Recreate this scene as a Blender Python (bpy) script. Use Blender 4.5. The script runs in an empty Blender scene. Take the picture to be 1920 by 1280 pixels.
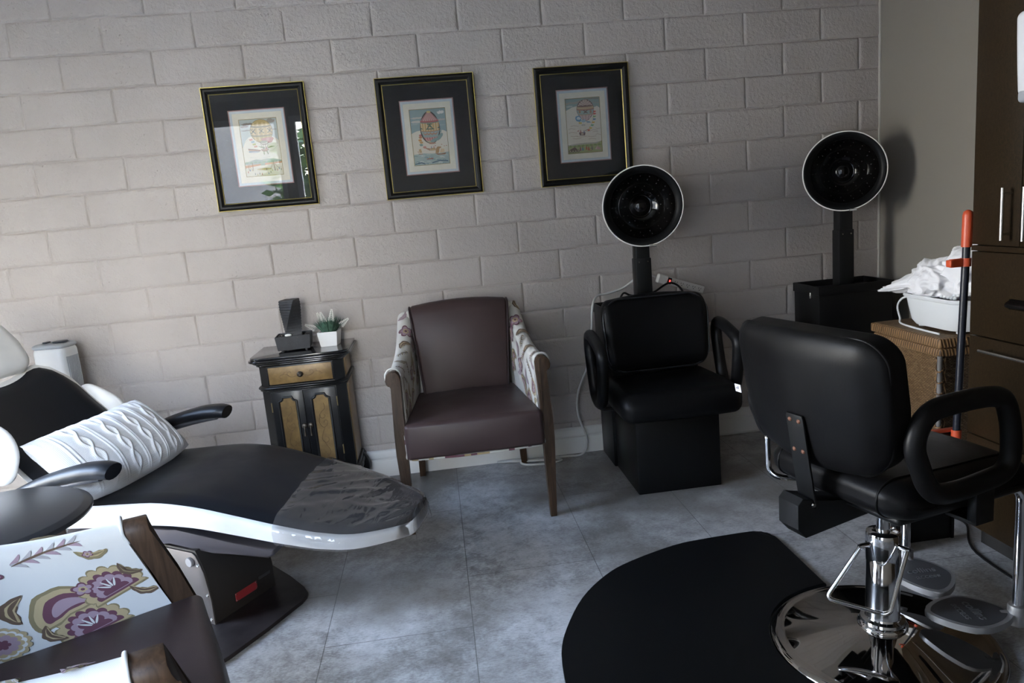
import bpy, bmesh, math, random
from math import pi, sin, cos, radians, sqrt, atan2, exp
from mathutils import Vector, Matrix, noise
random.seed(7)
sc = bpy.context.scene
COL = sc.collection

# ---------------------------------------------------------------- camera
cam_d = bpy.data.cameras.new('camera')
cam_d.sensor_width = 36.0
cam_d.lens = 25.3125
cam_d.clip_start = 0.02
cam = bpy.data.objects.new('camera', cam_d)
COL.objects.link(cam)
cam.matrix_world = Matrix((
    (0.9898553, 0.1051144, -0.0955899, 1.79806),
    (-0.1125914, 0.1699784, -0.9789946, -3.65832),
    (-0.0866583, 0.9798256, 0.1800890, 1.31168),
    (0, 0, 0, 1)))
sc.camera = cam

# ---------------------------------------------------------------- sky, sun, exposure
sc.view_settings.view_transform = 'Standard'
sc.view_settings.look = 'None'
sc.view_settings.gamma = 1.0
sc.view_settings.use_curve_mapping = False
sc.view_settings.exposure = 1.5
SKY = 16.0
world = bpy.data.worlds.new('daylight')
sc.world = world
world.use_nodes = True
wn = world.node_tree
wn.nodes.clear()
_o = wn.nodes.new('ShaderNodeOutputWorld')
_b = wn.nodes.new('ShaderNodeBackground')
_r = wn.nodes.new('ShaderNodeValToRGB')
_s = wn.nodes.new('ShaderNodeSeparateXYZ')
_t = wn.nodes.new('ShaderNodeTexCoord')
wn.links.new(_t.outputs['Generated'], _s.inputs[0])
wn.links.new(_s.outputs['Z'], _r.inputs[0])
_r.color_ramp.elements[0].position = 0.0
_r.color_ramp.elements[0].color = (1.0, 0.90, 0.78, 1)
_r.color_ramp.elements[1].position = 0.5
_r.color_ramp.elements[1].color = (0.48, 0.65, 1.0, 1)
wn.links.new(_r.outputs[0], _b.inputs[0])
_b.inputs[1].default_value = SKY
wn.links.new(_b.outputs[0], _o.inputs[0])

sun_d = bpy.data.lights.new('sun', 'SUN')
sun_d.energy = 42.0
sun_d.angle = radians(0.6)
sun_d.color = (1.0, 0.95, 0.87)
sun = bpy.data.objects.new('sun', sun_d)
COL.objects.link(sun)
sun.location = (-6, -4, 6)
sun.rotation_euler = Vector((0.80, 0.10, -1.10)).to_track_quat('-Z', 'Y').to_euler()

# openings: front wall (behind the camera) and left wall
XL, XR, YF, ZC = -0.75, 4.177, -4.2, 2.62
FRONT_WIN = [(-0.70, 0.38, 0.04, 2.44), (0.48, 1.47, 0.04, 2.44)]
LEFT_WIN = [(-2.30, -1.00, 0.10, 2.38)]
for i, (a, b, z0, z1) in enumerate(FRONT_WIN):
    d = bpy.data.lights.new('window_daylight', 'AREA')
    d.shape = 'RECTANGLE'; d.size = b - a; d.size_y = z1 - z0
    d.cycles.is_portal = True
    o = bpy.data.objects.new('window_daylight', d); COL.objects.link(o)
    o.location = ((a + b) / 2, YF - 0.06, (z0 + z1) / 2)
    o.rotation_euler = Vector((0, 1, 0)).to_track_quat('-Z', 'Y').to_euler()
for i, (a, b, z0, z1) in enumerate(LEFT_WIN):
    d = bpy.data.lights.new('window_daylight', 'AREA')
    d.shape = 'RECTANGLE'; d.size = b - a; d.size_y = z1 - z0
    d.cycles.is_portal = True
    o = bpy.data.objects.new('window_daylight', d); COL.objects.link(o)
    o.location = (XL - 0.06, (a + b) / 2, (z0 + z1) / 2)
    o.rotation_euler = Vector((1, 0, 0)).to_track_quat('-Z', 'Y').to_euler()

# ---------------------------------------------------------------- mesh helpers
def obj(name, bm, mats, parent=None, sharp=32, smooth=True, **props):
    bmesh.ops.recalc_face_normals(bm, faces=bm.faces[:]) if props.pop('recalc', True) else None
    ca = cos(radians(sharp))
    for fc in bm.faces:
        fc.smooth = smooth
    if smooth:
        for e in bm.edges:
            if len(e.link_faces) == 2 and e.link_faces[0].normal.dot(e.link_faces[1].normal) < ca:
                e.smooth = False
    me = bpy.data.meshes.new(name)
    bm.to_mesh(me); bm.free()
    o = bpy.data.objects.new(name, me); COL.objects.link(o)
    for m in (mats if isinstance(mats, (list, tuple)) else [mats]):
        me.materials.append(m)
    if parent:
        o.parent = parent
    for k, v in props.items():
        o[k] = v
    return o

def thing(name, label, cat, loc=(0, 0, 0), rz=0.0, group=None):
    o = bpy.data.objects.new(name, None); COL.objects.link(o)
    o.empty_display_size = 0.05
    o.location = loc; o.rotation_euler = (0, 0, rz)
    o['label'] = label; o['category'] = cat
    if group:
        o['group'] = group
    return o

def tag(o, label, cat, group=None):
    o['label'] = label; o['category'] = cat
    if group:
        o['group'] = group
    return o

def struct(name, bm, m, parent=None, **kw):
    o = obj(name, bm, m, parent, **kw)
    if parent is None:
        o['kind'] = 'structure'
    return o

def NB():
    return bmesh.new()

def T(loc=(0, 0, 0), rx=0, ry=0, rz=0):
    return Matrix.Translation(loc) @ Matrix.Rotation(rz, 4, 'Z') @ Matrix.Rotation(ry, 4, 'Y') @ Matrix.Rotation(rx, 4, 'X')

def box(bm, x0, x1, y0, y1, z0, z1, bev=0.0, seg=2, M=None, mi=0):
    vs = [bm.verts.new((x, y, z)) for z in (z0, z1) for y in (y0, y1) for x in (x0, x1)]
    fs = [bm.faces.new([vs[i] for i in q]) for q in ((0, 2, 3, 1), (4, 5, 7, 6), (0, 1, 5, 4), (2, 6, 7, 3), (0, 4, 6, 2), (1, 3, 7, 5))]
    vv = vs
    if bev > 0:
        es = list({e for f in fs for e in f.edges})
        r = bmesh.ops.bevel(bm, geom=es, offset=bev, segments=seg, affect='EDGES', profile=0.5)
        fs = list({f for f in r['faces']} | {f for f in fs if f.is_valid})
        vv = list({v for f in fs for v in f.verts})
    for f in fs:
        f.material_index = mi
    if M is not None:
        for v in vv:
            v.co = M @ v.co
    return vv

def grid(bm, fn, nu, nv, cu=False, cv=False, mi=0):
    """fn(u,v)->xyz with u,v in [0,1]"""
    R = []
    for i in range(nu if cu else nu + 1):
        R.append([bm.verts.new(fn(i / nu, j / nv)) for j in range(nv if cv else nv + 1)])
    n, m = len(R), len(R[0])
    for i in range(nu):
        for j in range(nv):
            q = (R[i][j], R[(i + 1) % n][j], R[(i + 1) % n][(j + 1) % m], R[i][(j + 1) % m])
            f = bm.faces.new(q); f.material_index = mi
    return R

def catmull(pts, n, closed=False):
    P = [Vector(p) for p in pts]
    N = len(P); out = []
    segs = N if closed else N - 1
    for i in range(segs):
        if closed:
            a, b, c, d = P[(i - 1) % N], P[i], P[(i + 1) % N], P[(i + 2) % N]
        else:
            a, b, c, d = P[max(i - 1, 0)], P[i], P[i + 1], P[min(i + 2, N - 1)]
        for k in range(n):
            t = k / n
            out.append(0.5 * ((2 * b) + (c - a) * t + (2 * a - 5 * b + 4 * c - d) * t * t + (3 * b - a - 3 * c + d) * t ** 3))
    if not closed:
        out.append(P[-1].copy())
    return out

def tube(bm, pts, r, n=10, closed=False, sm=0, ry=None, caps=True, mi=0, up=None):
    """sweep an ellipse (r, ry) along pts; r may be a list per point"""
    P = catmull(pts, sm, closed) if sm else [Vector(p) for p in pts]
    N = len(P)
    rr = r if isinstance(r, (list, tuple)) else None
    tang = []
    for i in range(N):
        if closed:
            t = P[(i + 1) % N] - P[(i - 1) % N]
        else:
            t = P[min(i + 1, N - 1)] - P[max(i - 1, 0)]
        tang.append(t.normalized())
    u = Vector(up) if up else (Vector((0, 0, 1)) if abs(tang[0].z) < 0.9 else Vector((1, 0, 0)))
    nrm = (u - tang[0] * u.dot(tang[0])).normalized()
    rings = []
    for i in range(N):
        if up:
            w = Vector(up)
            nrm = (w - tang[i] * w.dot(tang[i]))
            nrm = nrm.normalized()
        elif i:
            nrm = (nrm - tang[i] * nrm.dot(tang[i])).normalized()
        bi = tang[i].cross(nrm)
        if rr:
            f = i / (N - 1) * (len(rr) - 1); k = min(int(f), len(rr) - 2)
            ra = rr[k] * (1 - f + k) + rr[k + 1] * (f - k)
        else:
            ra = r
        rb = ra if ry is None else ry * (ra / (rr[0] if rr else r))
        rings.append([bm.verts.new(P[i] + nrm * (ra * cos(2 * pi * j / n)) + bi * (rb * sin(2 * pi * j / n))) for j in range(n)])
    for i in range(N if closed else N - 1):
        for j in range(n):
            f = bm.faces.new((rings[i][j], rings[i][(j + 1) % n], rings[(i + 1) % N][(j + 1) % n], rings[(i + 1) % N][j]))
            f.material_index = mi
    if caps and not closed:
        for rg in (rings[0], rings[-1]):
            f = bm.faces.new(rg); f.material_index = mi
    return rings

def lathe(bm, prof, n=32, M=None, mi=0):
    rings = []
    for (r, z) in prof:
        if r < 1e-6:
            v = bm.verts.new((0, 0, z)); rings.append([v])
        else:
            rings.append([bm.verts.new((r * cos(2 * pi * j / n), r * sin(2 * pi * j / n), z)) for j in range(n)])
    for a, b in zip(rings, rings[1:]):
        for j in range(n):
            k = (j + 1) % n
            if len(a) == 1 and len(b) == 1:
                continue
            q = (a[0], b[k], b[j]) if len(a) == 1 else ((a[j], a[k], b[0]) if len(b) == 1 else (a[j], a[k], b[k], b[j]))
            f = bm.faces.new(q); f.material_index = mi
    if M is not None:
        for rg in rings:
            for v in rg:
                v.co = M @ v.co
    return rings

def prism(bm, pts, h, M=None, bev=0.0, seg=2, mi=0, taper=None):
    """2-D outline (x,y) extruded along +z by h"""
    a = [bm.verts.new((x, y, 0)) for x, y in pts]
    tp = taper or (lambda x, y: (x, y))
    b = [bm.verts.new((*tp(x, y), h)) for x, y in pts]
    n = len(a)
    fs = [bm.faces.new(list(reversed(a))), bm.faces.new(b)]
    for i in range(n):
        fs.append(bm.faces.new((a[i], a[(i + 1) % n], b[(i + 1) % n], b[i])))
    vv = a + b
    if bev > 0:
        es = list(set(fs[0].edges) | set(fs[1].edges))
        r = bmesh.ops.bevel(bm, geom=es, offset=bev, segments=seg, affect='EDGES', profile=0.5)
        fs = list({f for f in r['faces']} | {f for f in fs if f.is_valid})
        vv = list({v for f in fs for v in f.verts})
    for f in fs:
        f.material_index = mi
    if M is not None:
        for v in vv:
            v.co = M @ v.co
    return vv

def rrect(w, h, r, n=5, cx=0, cy=0):
    out = []
    for (sx, sy, a0) in ((1, 1, 0), (-1, 1, 90), (-1, -1, 180), (1, -1, 270)):
        for k in range(n + 1):
            a = radians(a0 + 90 * k / n)
            out.append((cx + sx * (w / 2 - r) + r * cos(a), cy + sy * (h / 2 - r) + r * sin(a)))
    return out

def rbox(bm, sx, sy, sz, r, n=8, fn=None, M=None, mi=0, k=None):
    """rounded box (half sizes), each face an n x n grid; fn(Vector)->Vector deforms"""
    rx, ry, rz = (r, r, r) if not isinstance(r, (tuple, list)) else r
    vmap = {}
    def vert(p):
        key = (round(p[0], 5), round(p[1], 5), round(p[2], 5))
        if key in vmap:
            return vmap[key]
        q = []
        for c, s, rr in zip(p, (sx, sy, sz), (rx, ry, rz)):
            inner = s - rr
            q.append(c * s)
        inn = Vector((max(-sx + rx, min(sx - rx, q[0])), max(-sy + ry, min(sy - ry, q[1])), max(-sz + rz, min(sz - rz, q[2]))))
        d = Vector(((q[0] - inn.x) / rx, (q[1] - inn.y) / ry, (q[2] - inn.z) / rz))
        l = d.length
        if l > 1e-9:
            m = max(abs(d.x), abs(d.y), abs(d.z))
            d = d / l * m
        co = inn + Vector((d.x * rx, d.y * ry, d.z * rz))
        if fn:
            co = Vector(fn(co))
        if M is not None:
            co = M @ co
        v = bm.verts.new(co); vmap[key] = v
        return v
    def wp(t, s, rr):
        # bunch samples into the rounded margins
        return t
    for ax in range(3):
        for sg in (-1, 1):
            a, b = (ax + 1) % 3, (ax + 2) % 3
            for i in range(n):
                for j in range(n):
                    q = []
                    for (ii, jj) in ((i, j), (i + 1, j), (i + 1, j + 1), (i, j + 1)):
                        p = [0, 0, 0]; p[ax] = sg
                        p[a] = _sp(ii, n, (sx, sy, sz)[a], (rx, ry, rz)[a]); p[b] = _sp(jj, n, (sx, sy, sz)[b], (rx, ry, rz)[b])
                        q.append(vert(p))
                    if sg < 0:
                        q.reverse()
                    f = bm.faces.new(q); f.material_index = mi
    return list(vmap.values())

def _sp(i, n, s, r):
    # sample positions: a third of them inside each rounded margin
    c = max(1, n // 3)
    e = 1 - r / s
    if i <= c:
        return -1 + (1 - e) * (i / c)
    if i >= n - c:
        return e + (1 - e) * ((i - n + c) / c)
    return -e + 2 * e * ((i - c) / (n - 2 * c))

def lerp(tab, x):
    if x <= tab[0][0]:
        return tab[0][1]
    for (a, va), (b, vb) in zip(tab, tab[1:]):
        if x <= b:
            t = (x - a) / (b - a); t = t * t * (3 - 2 * t) if False else t
            return va + (vb - va) * t
    return tab[-1][1]

def spl(tab, x):
    """smooth (catmull) table lookup"""
    n = len(tab)
    if x <= tab[0][0]:
        return tab[0][1]
    if x >= tab[-1][0]:
        return tab[-1][1]
    for i in range(n - 1):
        if x <= tab[i + 1][0]:
            x0, y0 = tab[i]; x1, y1 = tab[i + 1]
            m0 = (y1 - tab[i - 1][1]) / (x1 - tab[i - 1][0]) if i else (y1 - y0) / (x1 - x0)
            m1 = (tab[i + 2][1] - y0) / (tab[i + 2][0] - x0) if i < n - 2 else (y1 - y0) / (x1 - x0)
            h = x1 - x0; t = (x - x0) / h
            return (2 * t ** 3 - 3 * t * t + 1) * y0 + (t ** 3 - 2 * t * t + t) * h * m0 + (-2 * t ** 3 + 3 * t * t) * y1 + (t ** 3 - t * t) * h * m1

# ---------------------------------------------------------------- materials
MATS = {}
class NT:
    def __init__(s, name):
        s.m = bpy.data.materials.new(name); s.m.use_nodes = True
        s.t = s.m.node_tree; s.n = s.t.nodes; s.l = s.t.links
        s.p = s.n['Principled BSDF']
    def new(s, typ, **kw):
        nd = s.n.new('ShaderNode' + typ)
        for k, v in kw.items():
            setattr(nd, k, v)
        return nd
    def set(s, sock, v):
        if hasattr(v, 'is_output') or isinstance(v, bpy.types.NodeSocket):
            s.l.new(v, sock)
        else:
            sock.default_value = v
    def co(s, scale=(1, 1, 1), rot=(0, 0, 0), loc=(0, 0, 0)):
        tc = s.new('TexCoord'); mp = s.new('Mapping')
        mp.inputs['Scale'].default_value = scale; mp.inputs['Rotation'].default_value = rot; mp.inputs['Location'].default_value = loc
        s.l.new(tc.outputs['Object'], mp.inputs['Vector'])
        return mp.outputs[0]
    def noise(s, vec, scale, detail=3, rough=.55, dist=0):
        nd = s.new('TexNoise'); s.l.new(vec, nd.inputs['Vector'])
        nd.inputs['Scale'].default_value = scale; nd.inputs['Detail'].default_value = detail
        nd.inputs['Roughness'].default_value = rough; nd.inputs['Distortion'].default_value = dist
        return nd.outputs[0]
    def voro(s, vec, scale, feature='F1'):
        nd = s.new('TexVoronoi', feature=feature); s.l.new(vec, nd.inputs['Vector']); nd.inputs['Scale'].default_value = scale
        return nd.outputs['Distance']
    def ramp(s, fac, stops):
        nd = s.new('ValToRGB'); s.set(nd.inputs[0], fac)
        el = nd.color_ramp.elements
        while len(el) < len(stops):
            el.new(0.5)
        for e, (p, c) in zip(el, stops):
            e.position = p; e.color = (*c, 1) if not isinstance(c, (int, float)) else (c, c, c, 1)
        return nd.outputs[0]
    def math(s, op, a, b=0.0, c=0.0):
        nd = s.new('Math', operation=op)
        s.set(nd.inputs[0], a); s.set(nd.inputs[1], b); s.set(nd.inputs[2], c)
        return nd.outputs[0]
    def mix(s, fac, a, b, mode='MIX'):
        nd = s.new('Mix', data_type='RGBA', blend_type=mode)
        s.set(nd.inputs[0], fac)
        for sk, v in ((nd.inputs[6], a), (nd.inputs[7], b)):
            if isinstance(v, tuple):
                sk.default_value = (*v, 1) if len(v) == 3 else v
            else:
                s.l.new(v, sk)
        return nd.outputs[2]
    def bump(s, h, strength=.3, dist=.002, prev=None):
        nd = s.new('Bump'); s.l.new(h, nd.inputs['Height'])
        nd.inputs['Strength'].default_value = strength; nd.inputs['Distance'].default_value = dist
        if prev is not None:
            s.l.new(prev, nd.inputs['Normal'])
        s.l.new(nd.outputs[0], s.p.inputs['Normal'])
        return nd.outputs[0]

def mat(name, col, rough=.5, metal=0., spec=.5, coat=0., bump=None, var=None, sheen=0., trans=0., coatr=.1):
    """bump=(scale, strength, distance); var=(scale, amount)"""
    if name in MATS:
        return MATS[name]
    k = NT(name); p = k.p
    p.inputs['Base Color'].default_value = (*col, 1)
    p.inputs['Roughness'].default_value = rough
    p.inputs['Metallic'].default_value = metal
    p.inputs['Specular IOR Level'].default_value = spec
    p.inputs['Coat Weight'].default_value = coat
    p.inputs['Coat Roughness'].default_value = coatr
    p.inputs['Sheen Weight'].default_value = sheen
    p.inputs['Transmission Weight'].default_value = trans
    if var or bump:
        v = k.co()
        if var:
            n = k.noise(v, var[0], 4)
            lo = tuple(max(0, c * (1 - var[1])) for c in col); hi = tuple(min(1, c * (1 + var[1])) for c in col)
            k.l.new(k.ramp(n, [(.3, lo), (.7, hi)]), p.inputs['Base Color'])
        if bump:
            k.bump(k.noise(v, bump[0], 3), bump[1], bump[2])
    MATS[name] = k.m
    return k.m

def leather(name, col, rough=.42, scale=380, strength=.18, wrinkle=0.0):
    if name in MATS:
        return MATS[name]
    k = NT(name); p = k.p
    v = k.co()
    n = k.noise(v, 6, 3)
    k.l.new(k.ramp(n, [(.3, tuple(c * .88 for c in col)), (.7, tuple(c * 1.1 for c in col))]), p.inputs['Base Color'])
    k.l.new(k.ramp(n, [(.3, rough - .05), (.7, rough + .06)]), p.inputs['Roughness'])
    b = k.bump(k.voro(v, scale), strength, .0006)
    if wrinkle:
        v2 = k.co(scale=(1, 1, .35))
        b = k.bump(k.noise(v2, 28, 4, .6, 1.5), wrinkle, .004, b)
    MATS[name] = k.m
    return k.m

def wood(name, c1, c2, rough=.4, scale=(30, 30, 3), coat=.2):
    if name in MATS:
        return MATS[name]
    k = NT(name); p = k.p
    v = k.co(scale=scale)
    n = k.noise(v, 1.5, 5, .6, 1.2)
    k.l.new(k.ramp(n, [(.3, c1), (.7, c2)]), p.inputs['Base Color'])
    p.inputs['Roughness'].default_value = rough; p.inputs['Coat Weight'].default_value = coat
    k.bump(n, .15, .001)
    MATS[name] = k.m
    return k.m
# ================================================================ the room
def brick_paint():
    k = NT('painted_block'); p = k.p
    v = k.co()
    big = k.noise(v, 1.7, 4, .6)
    k.l.new(k.ramp(big, [(.3, (.39, .35, .322)), (.7, (.45, .407, .375))]), p.inputs['Base Color'])
    p.inputs['Roughness'].default_value = .5
    p.inputs['Specular IOR Level'].default_value = .45
    n1 = k.noise(v, 55, 4, .6)
    b = k.bump(n1, .8, .007)
    n2 = k.noise(v, 260, 2, .5)
    b = k.bump(n2, .4, .0025, b)
    # pores: small dents in patches
    nd = k.new('TexNoise'); k.l.new(v, nd.inputs['Vector']); nd.inputs['Scale'].default_value = 60; nd.inputs['Detail'].default_value = 3
    wv = k.new('VectorMath', operation='MULTIPLY_ADD'); k.l.new(nd.outputs['Color'], wv.inputs[0]); wv.inputs[1].default_value = (.022, .022, .022); k.l.new(v, wv.inputs[2])
    vo = k.voro(wv.outputs[0], 62)
    patch = k.ramp(k.noise(v, 5, 2), [(.50, 0.0), (.62, 1.0)])
    dent = k.ramp(vo, [(.04, 0.0), (.15, 1.0)])
    h = k.mix(patch, (1, 1, 1), dent)
    k.bump(h, .9, .004, b)
    return k.m

def build_block_wall():
    W, Hc, Z0 = 0.4064, 0.154227, 2.326
    bm = NB()
    rnd = random.Random(3)
    D = 0.0064
    prof = [(0.0, 0.0), (.0018, .05), (.0046, .62), (.009, .93), (.018, 1.0)]
    course = -2
    while Z0 - course * Hc > 0.0:
        zt = Z0 - (course - 1) * Hc; zb = Z0 - course * Hc
        off = 0.0 if course % 2 else 0.5
        xs = []
        n = -4.0 + off
        joints = []
        while n * W < XR:
            if n * W > XL - .4:
                joints.append(n * W)
            n += 1
        joints = [XL - .02] + [j for j in joints if XL + .03 < j < XR - .03] + [XR + .005]
        tilt = rnd.uniform(-.0028, .0028); base = rnd.uniform(-.0008, .0012)
        if course in (0, 1, 2, 3, 4):
            tilt -= .002
        # z rows: (z, height factor along vertical profile)
        zr = [(zb + a, h) for a, h in prof] + [(zb + Hc * f, 1.0) for f in (.3, .42, .55, .68, .8)] + [(zt - a, h) for a, h in reversed(prof)]
        cols = []
        for a, b in zip(joints, joints[1:]):
            L = b - a
            bp = rnd.uniform(-.0012, .0018); bt = rnd.uniform(-.004, .004)
            jl, jr = rnd.uniform(-.003, .003), rnd.uniform(-.003, .003)
            for d, h in prof[:-1]:
                cols.append((a + d + (jl if d else 0) * 0, h, bp, bt, a, b))
            m = max(2, int(L / .03))
            for i in range(m + 1):
                cols.append((a + .018 + (L - .036) * i / m, 1.0, bp, bt, a, b))
            for d, h in reversed(prof[1:-1]):
                cols.append((b - d, h, bp, bt, a, b))
        cols.append((joints[-1], 0.0, 0, 0, joints[-2], joints[-1]))
        V = []
        for (x, hx, bp, bt, a, b) in cols:
            row = []
            for (z, hz) in zr:
                h = min(hx, hz)
                q = Vector((x * 9, z * 9, course * 3.1))
                wob = noise.noise(q) * .0011 + noise.noise(q * 3.3) * .0006
                face = base + bp + bt * (x - (a + b) / 2) + tilt * ((z - zb) / Hc - .5) * 2 + wob
                y = -(h * (face) - (1 - h) * D) if h < 1 else -face
                zz = z; xx = x
                if 0 < hz < 1:
                    zz += noise.noise(Vector((x * 14, course * 7.7, 1.3 if z < (zb + zt) / 2 else 5.1))) * .0028
                if 0 < hx < 1:
                    xx += noise.noise(Vector((z * 16, a * 5, 2.2))) * .0018
                row.append(bm.verts.new((xx, y, zz)))
            V.append(row)
        for i in range(len(V) - 1):
            for j in range(len(zr) - 1):
                bm.faces.new((V[i][j], V[i + 1][j], V[i + 1][j + 1], V[i][j + 1]))
        course += 1
    # solid backing
    return bm

bmw = build_block_wall()
box(bmw, XL - .12, XR + .12, .02, .12, -.06, ZC)
wall_back = obj('wall_back', bmw, brick_paint(), sharp=180, kind='structure', recalc=False)

# floor: vinyl tiles .475 m wide in rows running towards the wall
def floor_mat():
    k = NT('grey_vinyl_tile'); p = k.p
    tc = k.new('TexCoord'); sp = k.new('SeparateXYZ'); cb = k.new('CombineXYZ')
    k.l.new(tc.outputs['Object'], sp.inputs[0])
    k.l.new(k.math('ADD', sp.outputs['Y'], 11.045), cb.inputs['X'])
    k.l.new(k.math('ADD', sp.outputs['X'], 7.70), cb.inputs['Y'])
    br = k.new('TexBrick'); k.l.new(cb.outputs[0], br.inputs['Vector'])
    br.offset = 0.6535; br.offset_frequency = 2
    br.inputs['Scale'].default_value = 1.0
    br.inputs['Brick Width'].default_value = .9525; br.inputs['Row Height'].default_value = .475
    br.inputs['Mortar Size'].default_value = .0014; br.inputs['Mortar Smooth'].default_value = .1
    br.inputs['Color1'].default_value = (.42, .42, .42, 1); br.inputs['Color2'].default_value = (.58, .58, .58, 1)
    br.inputs['Mortar'].default_value = (0, 0, 0, 1)
    v = k.co()
    n1 = k.noise(v, 2.6, 5, .62, .4)
    n2 = k.noise(v, 17, 5, .7, .3)
    n3 = k.noise(k.co(scale=(1, 2.2, 1)), 70, 5, .75)
    a = k.math('MULTIPLY', n1, .46)
    a = k.math('ADD', a, k.math('MULTIPLY', n2, .44))
    a = k.math('ADD', a, k.math('MULTIPLY', n3, .46))
    a = k.math('ADD', a, k.math('MULTIPLY', br.outputs['Color'], .16))
    c = k.ramp(a, [(.56, (.11, .102, .095)), (.68, (.225, .217, .21)), (.80, (.395, .388, .385)), (.93, (.52, .517, .515))])
    brown = k.ramp(k.noise(k.co(loc=(3.1, 1.7, 0)), 1.5, 3, .6), [(.44, 0.0), (.62, .72)])  # low-frequency brown patches, painted in for the floor's shaded zone
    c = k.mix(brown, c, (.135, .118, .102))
    c = k.mix(k.math('MULTIPLY', br.outputs['Fac'], .62), c, (.07, .066, .062))
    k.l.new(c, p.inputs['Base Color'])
    k.l.new(k.ramp(n2, [(.3, .40), (.7, .54)]), p.inputs['Roughness'])
    p.inputs['Specular IOR Level'].default_value = .5
    inv = k.math('SUBTRACT', 1.0, br.outputs['Fac'])
    b = k.bump(inv, .5, .001)
    k.bump(n3, .12, .001, b)
    return k.m
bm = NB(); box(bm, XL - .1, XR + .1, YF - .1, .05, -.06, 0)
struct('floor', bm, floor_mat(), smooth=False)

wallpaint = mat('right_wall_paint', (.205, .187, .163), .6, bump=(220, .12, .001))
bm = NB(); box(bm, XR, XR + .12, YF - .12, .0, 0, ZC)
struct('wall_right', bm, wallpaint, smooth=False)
ceilm = mat('ceiling_paint', (.40, .37, .335), .8)
bm = NB(); box(bm, XL - .12, XR + .12, YF - .12, .12, ZC, ZC + .1)
struct('ceiling', bm, ceilm, smooth=False)
innerpaint = mat('inner_wall_paint', (.30, .28, .255), .7)
def wall_with_holes(name, axis, pos, a0, a1, holes, thick):
    """axis 'y': wall plane at y=pos running along x; axis 'x': plane at x=pos running along y"""
    bm = NB()
    hs = sorted(holes)
    def seg(u0, u1, z0, z1):
        if u1 - u0 < 1e-4 or z1 - z0 < 1e-4:
            return
        if axis == 'y':
            box(bm, u0, u1, pos - thick, pos, z0, z1)
        else:
            box(bm, pos - thick, pos, u0, u1, z0, z1)
    cur = a0
    for (u0, u1, z0, z1) in hs:
        seg(cur, u0, 0, ZC); seg(u0, u1, 0, z0); seg(u0, u1, z1, ZC)
        cur = u1
    seg(cur, a1, 0, ZC)
    return struct(name, bm, innerpaint, smooth=False)
wall_with_holes('wall_front', 'y', YF, XL - .12, XR + .12, FRONT_WIN, .12)
wall_with_holes('wall_left', 'x', XL, YF - .12, .12, LEFT_WIN, .12)

def glass_mat():
    k = NT('window_glass')
    k.n.remove(k.p)
    out = k.n['Material Output']
    tr = k.new('BsdfTransparent'); gl = k.new('BsdfGlossy'); mx = k.new('MixShader')
    fr = k.new('Fresnel'); fr.inputs[0].default_value = 1.35
    gl.inputs['Roughness'].default_value = 0.01
    tr.inputs[0].default_value = (.94, .96, .95, 1)
    k.l.new(fr.outputs[0], mx.inputs[0]); k.l.new(tr.outputs[0], mx.inputs[1]); k.l.new(gl.outputs[0], mx.inputs[2])
    k.l.new(mx.outputs[0], out.inputs[0])
    return k.m
GLASS = glass_mat()
winframe = mat('window_frame_white', (.72, .73, .74), .35)
n = 0
for (wins, ax) in ((FRONT_WIN, 'y'), (LEFT_WIN, 'x')):
    for (a, b, z0, z1) in wins:
        n += 1
        w = bpy.data.objects.new('window_%d' % n, None); COL.objects.link(w); w['kind'] = 'structure'
        fr = NB(); t = .055
        gl = NB()
        def bb(bm_, u0, u1, q0, q1, p0, p1):
            if ax == 'y':
                box(bm_, u0, u1, YF - p1, YF - p0, q0, q1)
            else:
                box(bm_, XL - p1, XL - p0, u0, u1, q0, q1)
        for q in ((a, a + t, z0, z1), (b - t, b, z0, z1), (a + t, b - t, z0, z0 + t), (a + t, b - t, z1 - t, z1)):
            bb(fr, *q, .02, .09)
        bb(gl, a + t, b - t, z0 + t, z1 - t, .05, .056)
        struct('window_frame', fr, winframe, w, smooth=False)
        struct('window_pane', gl, GLASS, w, smooth=False)

# baseboard with a moulded profile
basem = mat('white_baseboard', (.66, .655, .635), .42, bump=(60, .06, .001))
bm = NB()
prof = [(.0, 0), (-.017, 0), (-.017, .085), (-.015, .089), (-.0105, .092), (-.0105, .097), (-.013, .1), (-.013, .128), (-.0105, .134), (-.007, .139), (-.0045, .141), (.0, .142)]
rings = []
for x in (XL, XR):
    rings.append([bm.verts.new((x, y - .004, z)) for y, z in prof])
for j in range(len(prof) - 1):
    bm.faces.new((rings[0][j], rings[1][j], rings[1][j + 1], rings[0][j + 1]))
for rg in rings:
    bm.faces.new(rg)
struct('baseboard_back', bm, basem)
bm = NB(); box(bm, XR - .018, XR, -1.0, -.03, 0, .14, .004)
struct('baseboard_right', bm, basem)
# caulk bead in the corner
bm = NB(); box(bm, XR - .008, XR + .002, -.010, .004, .14, ZC - .002, .002, 1)
struct('trim_1', bm, mat('caulk', (.42, .40, .36), .5))

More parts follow.
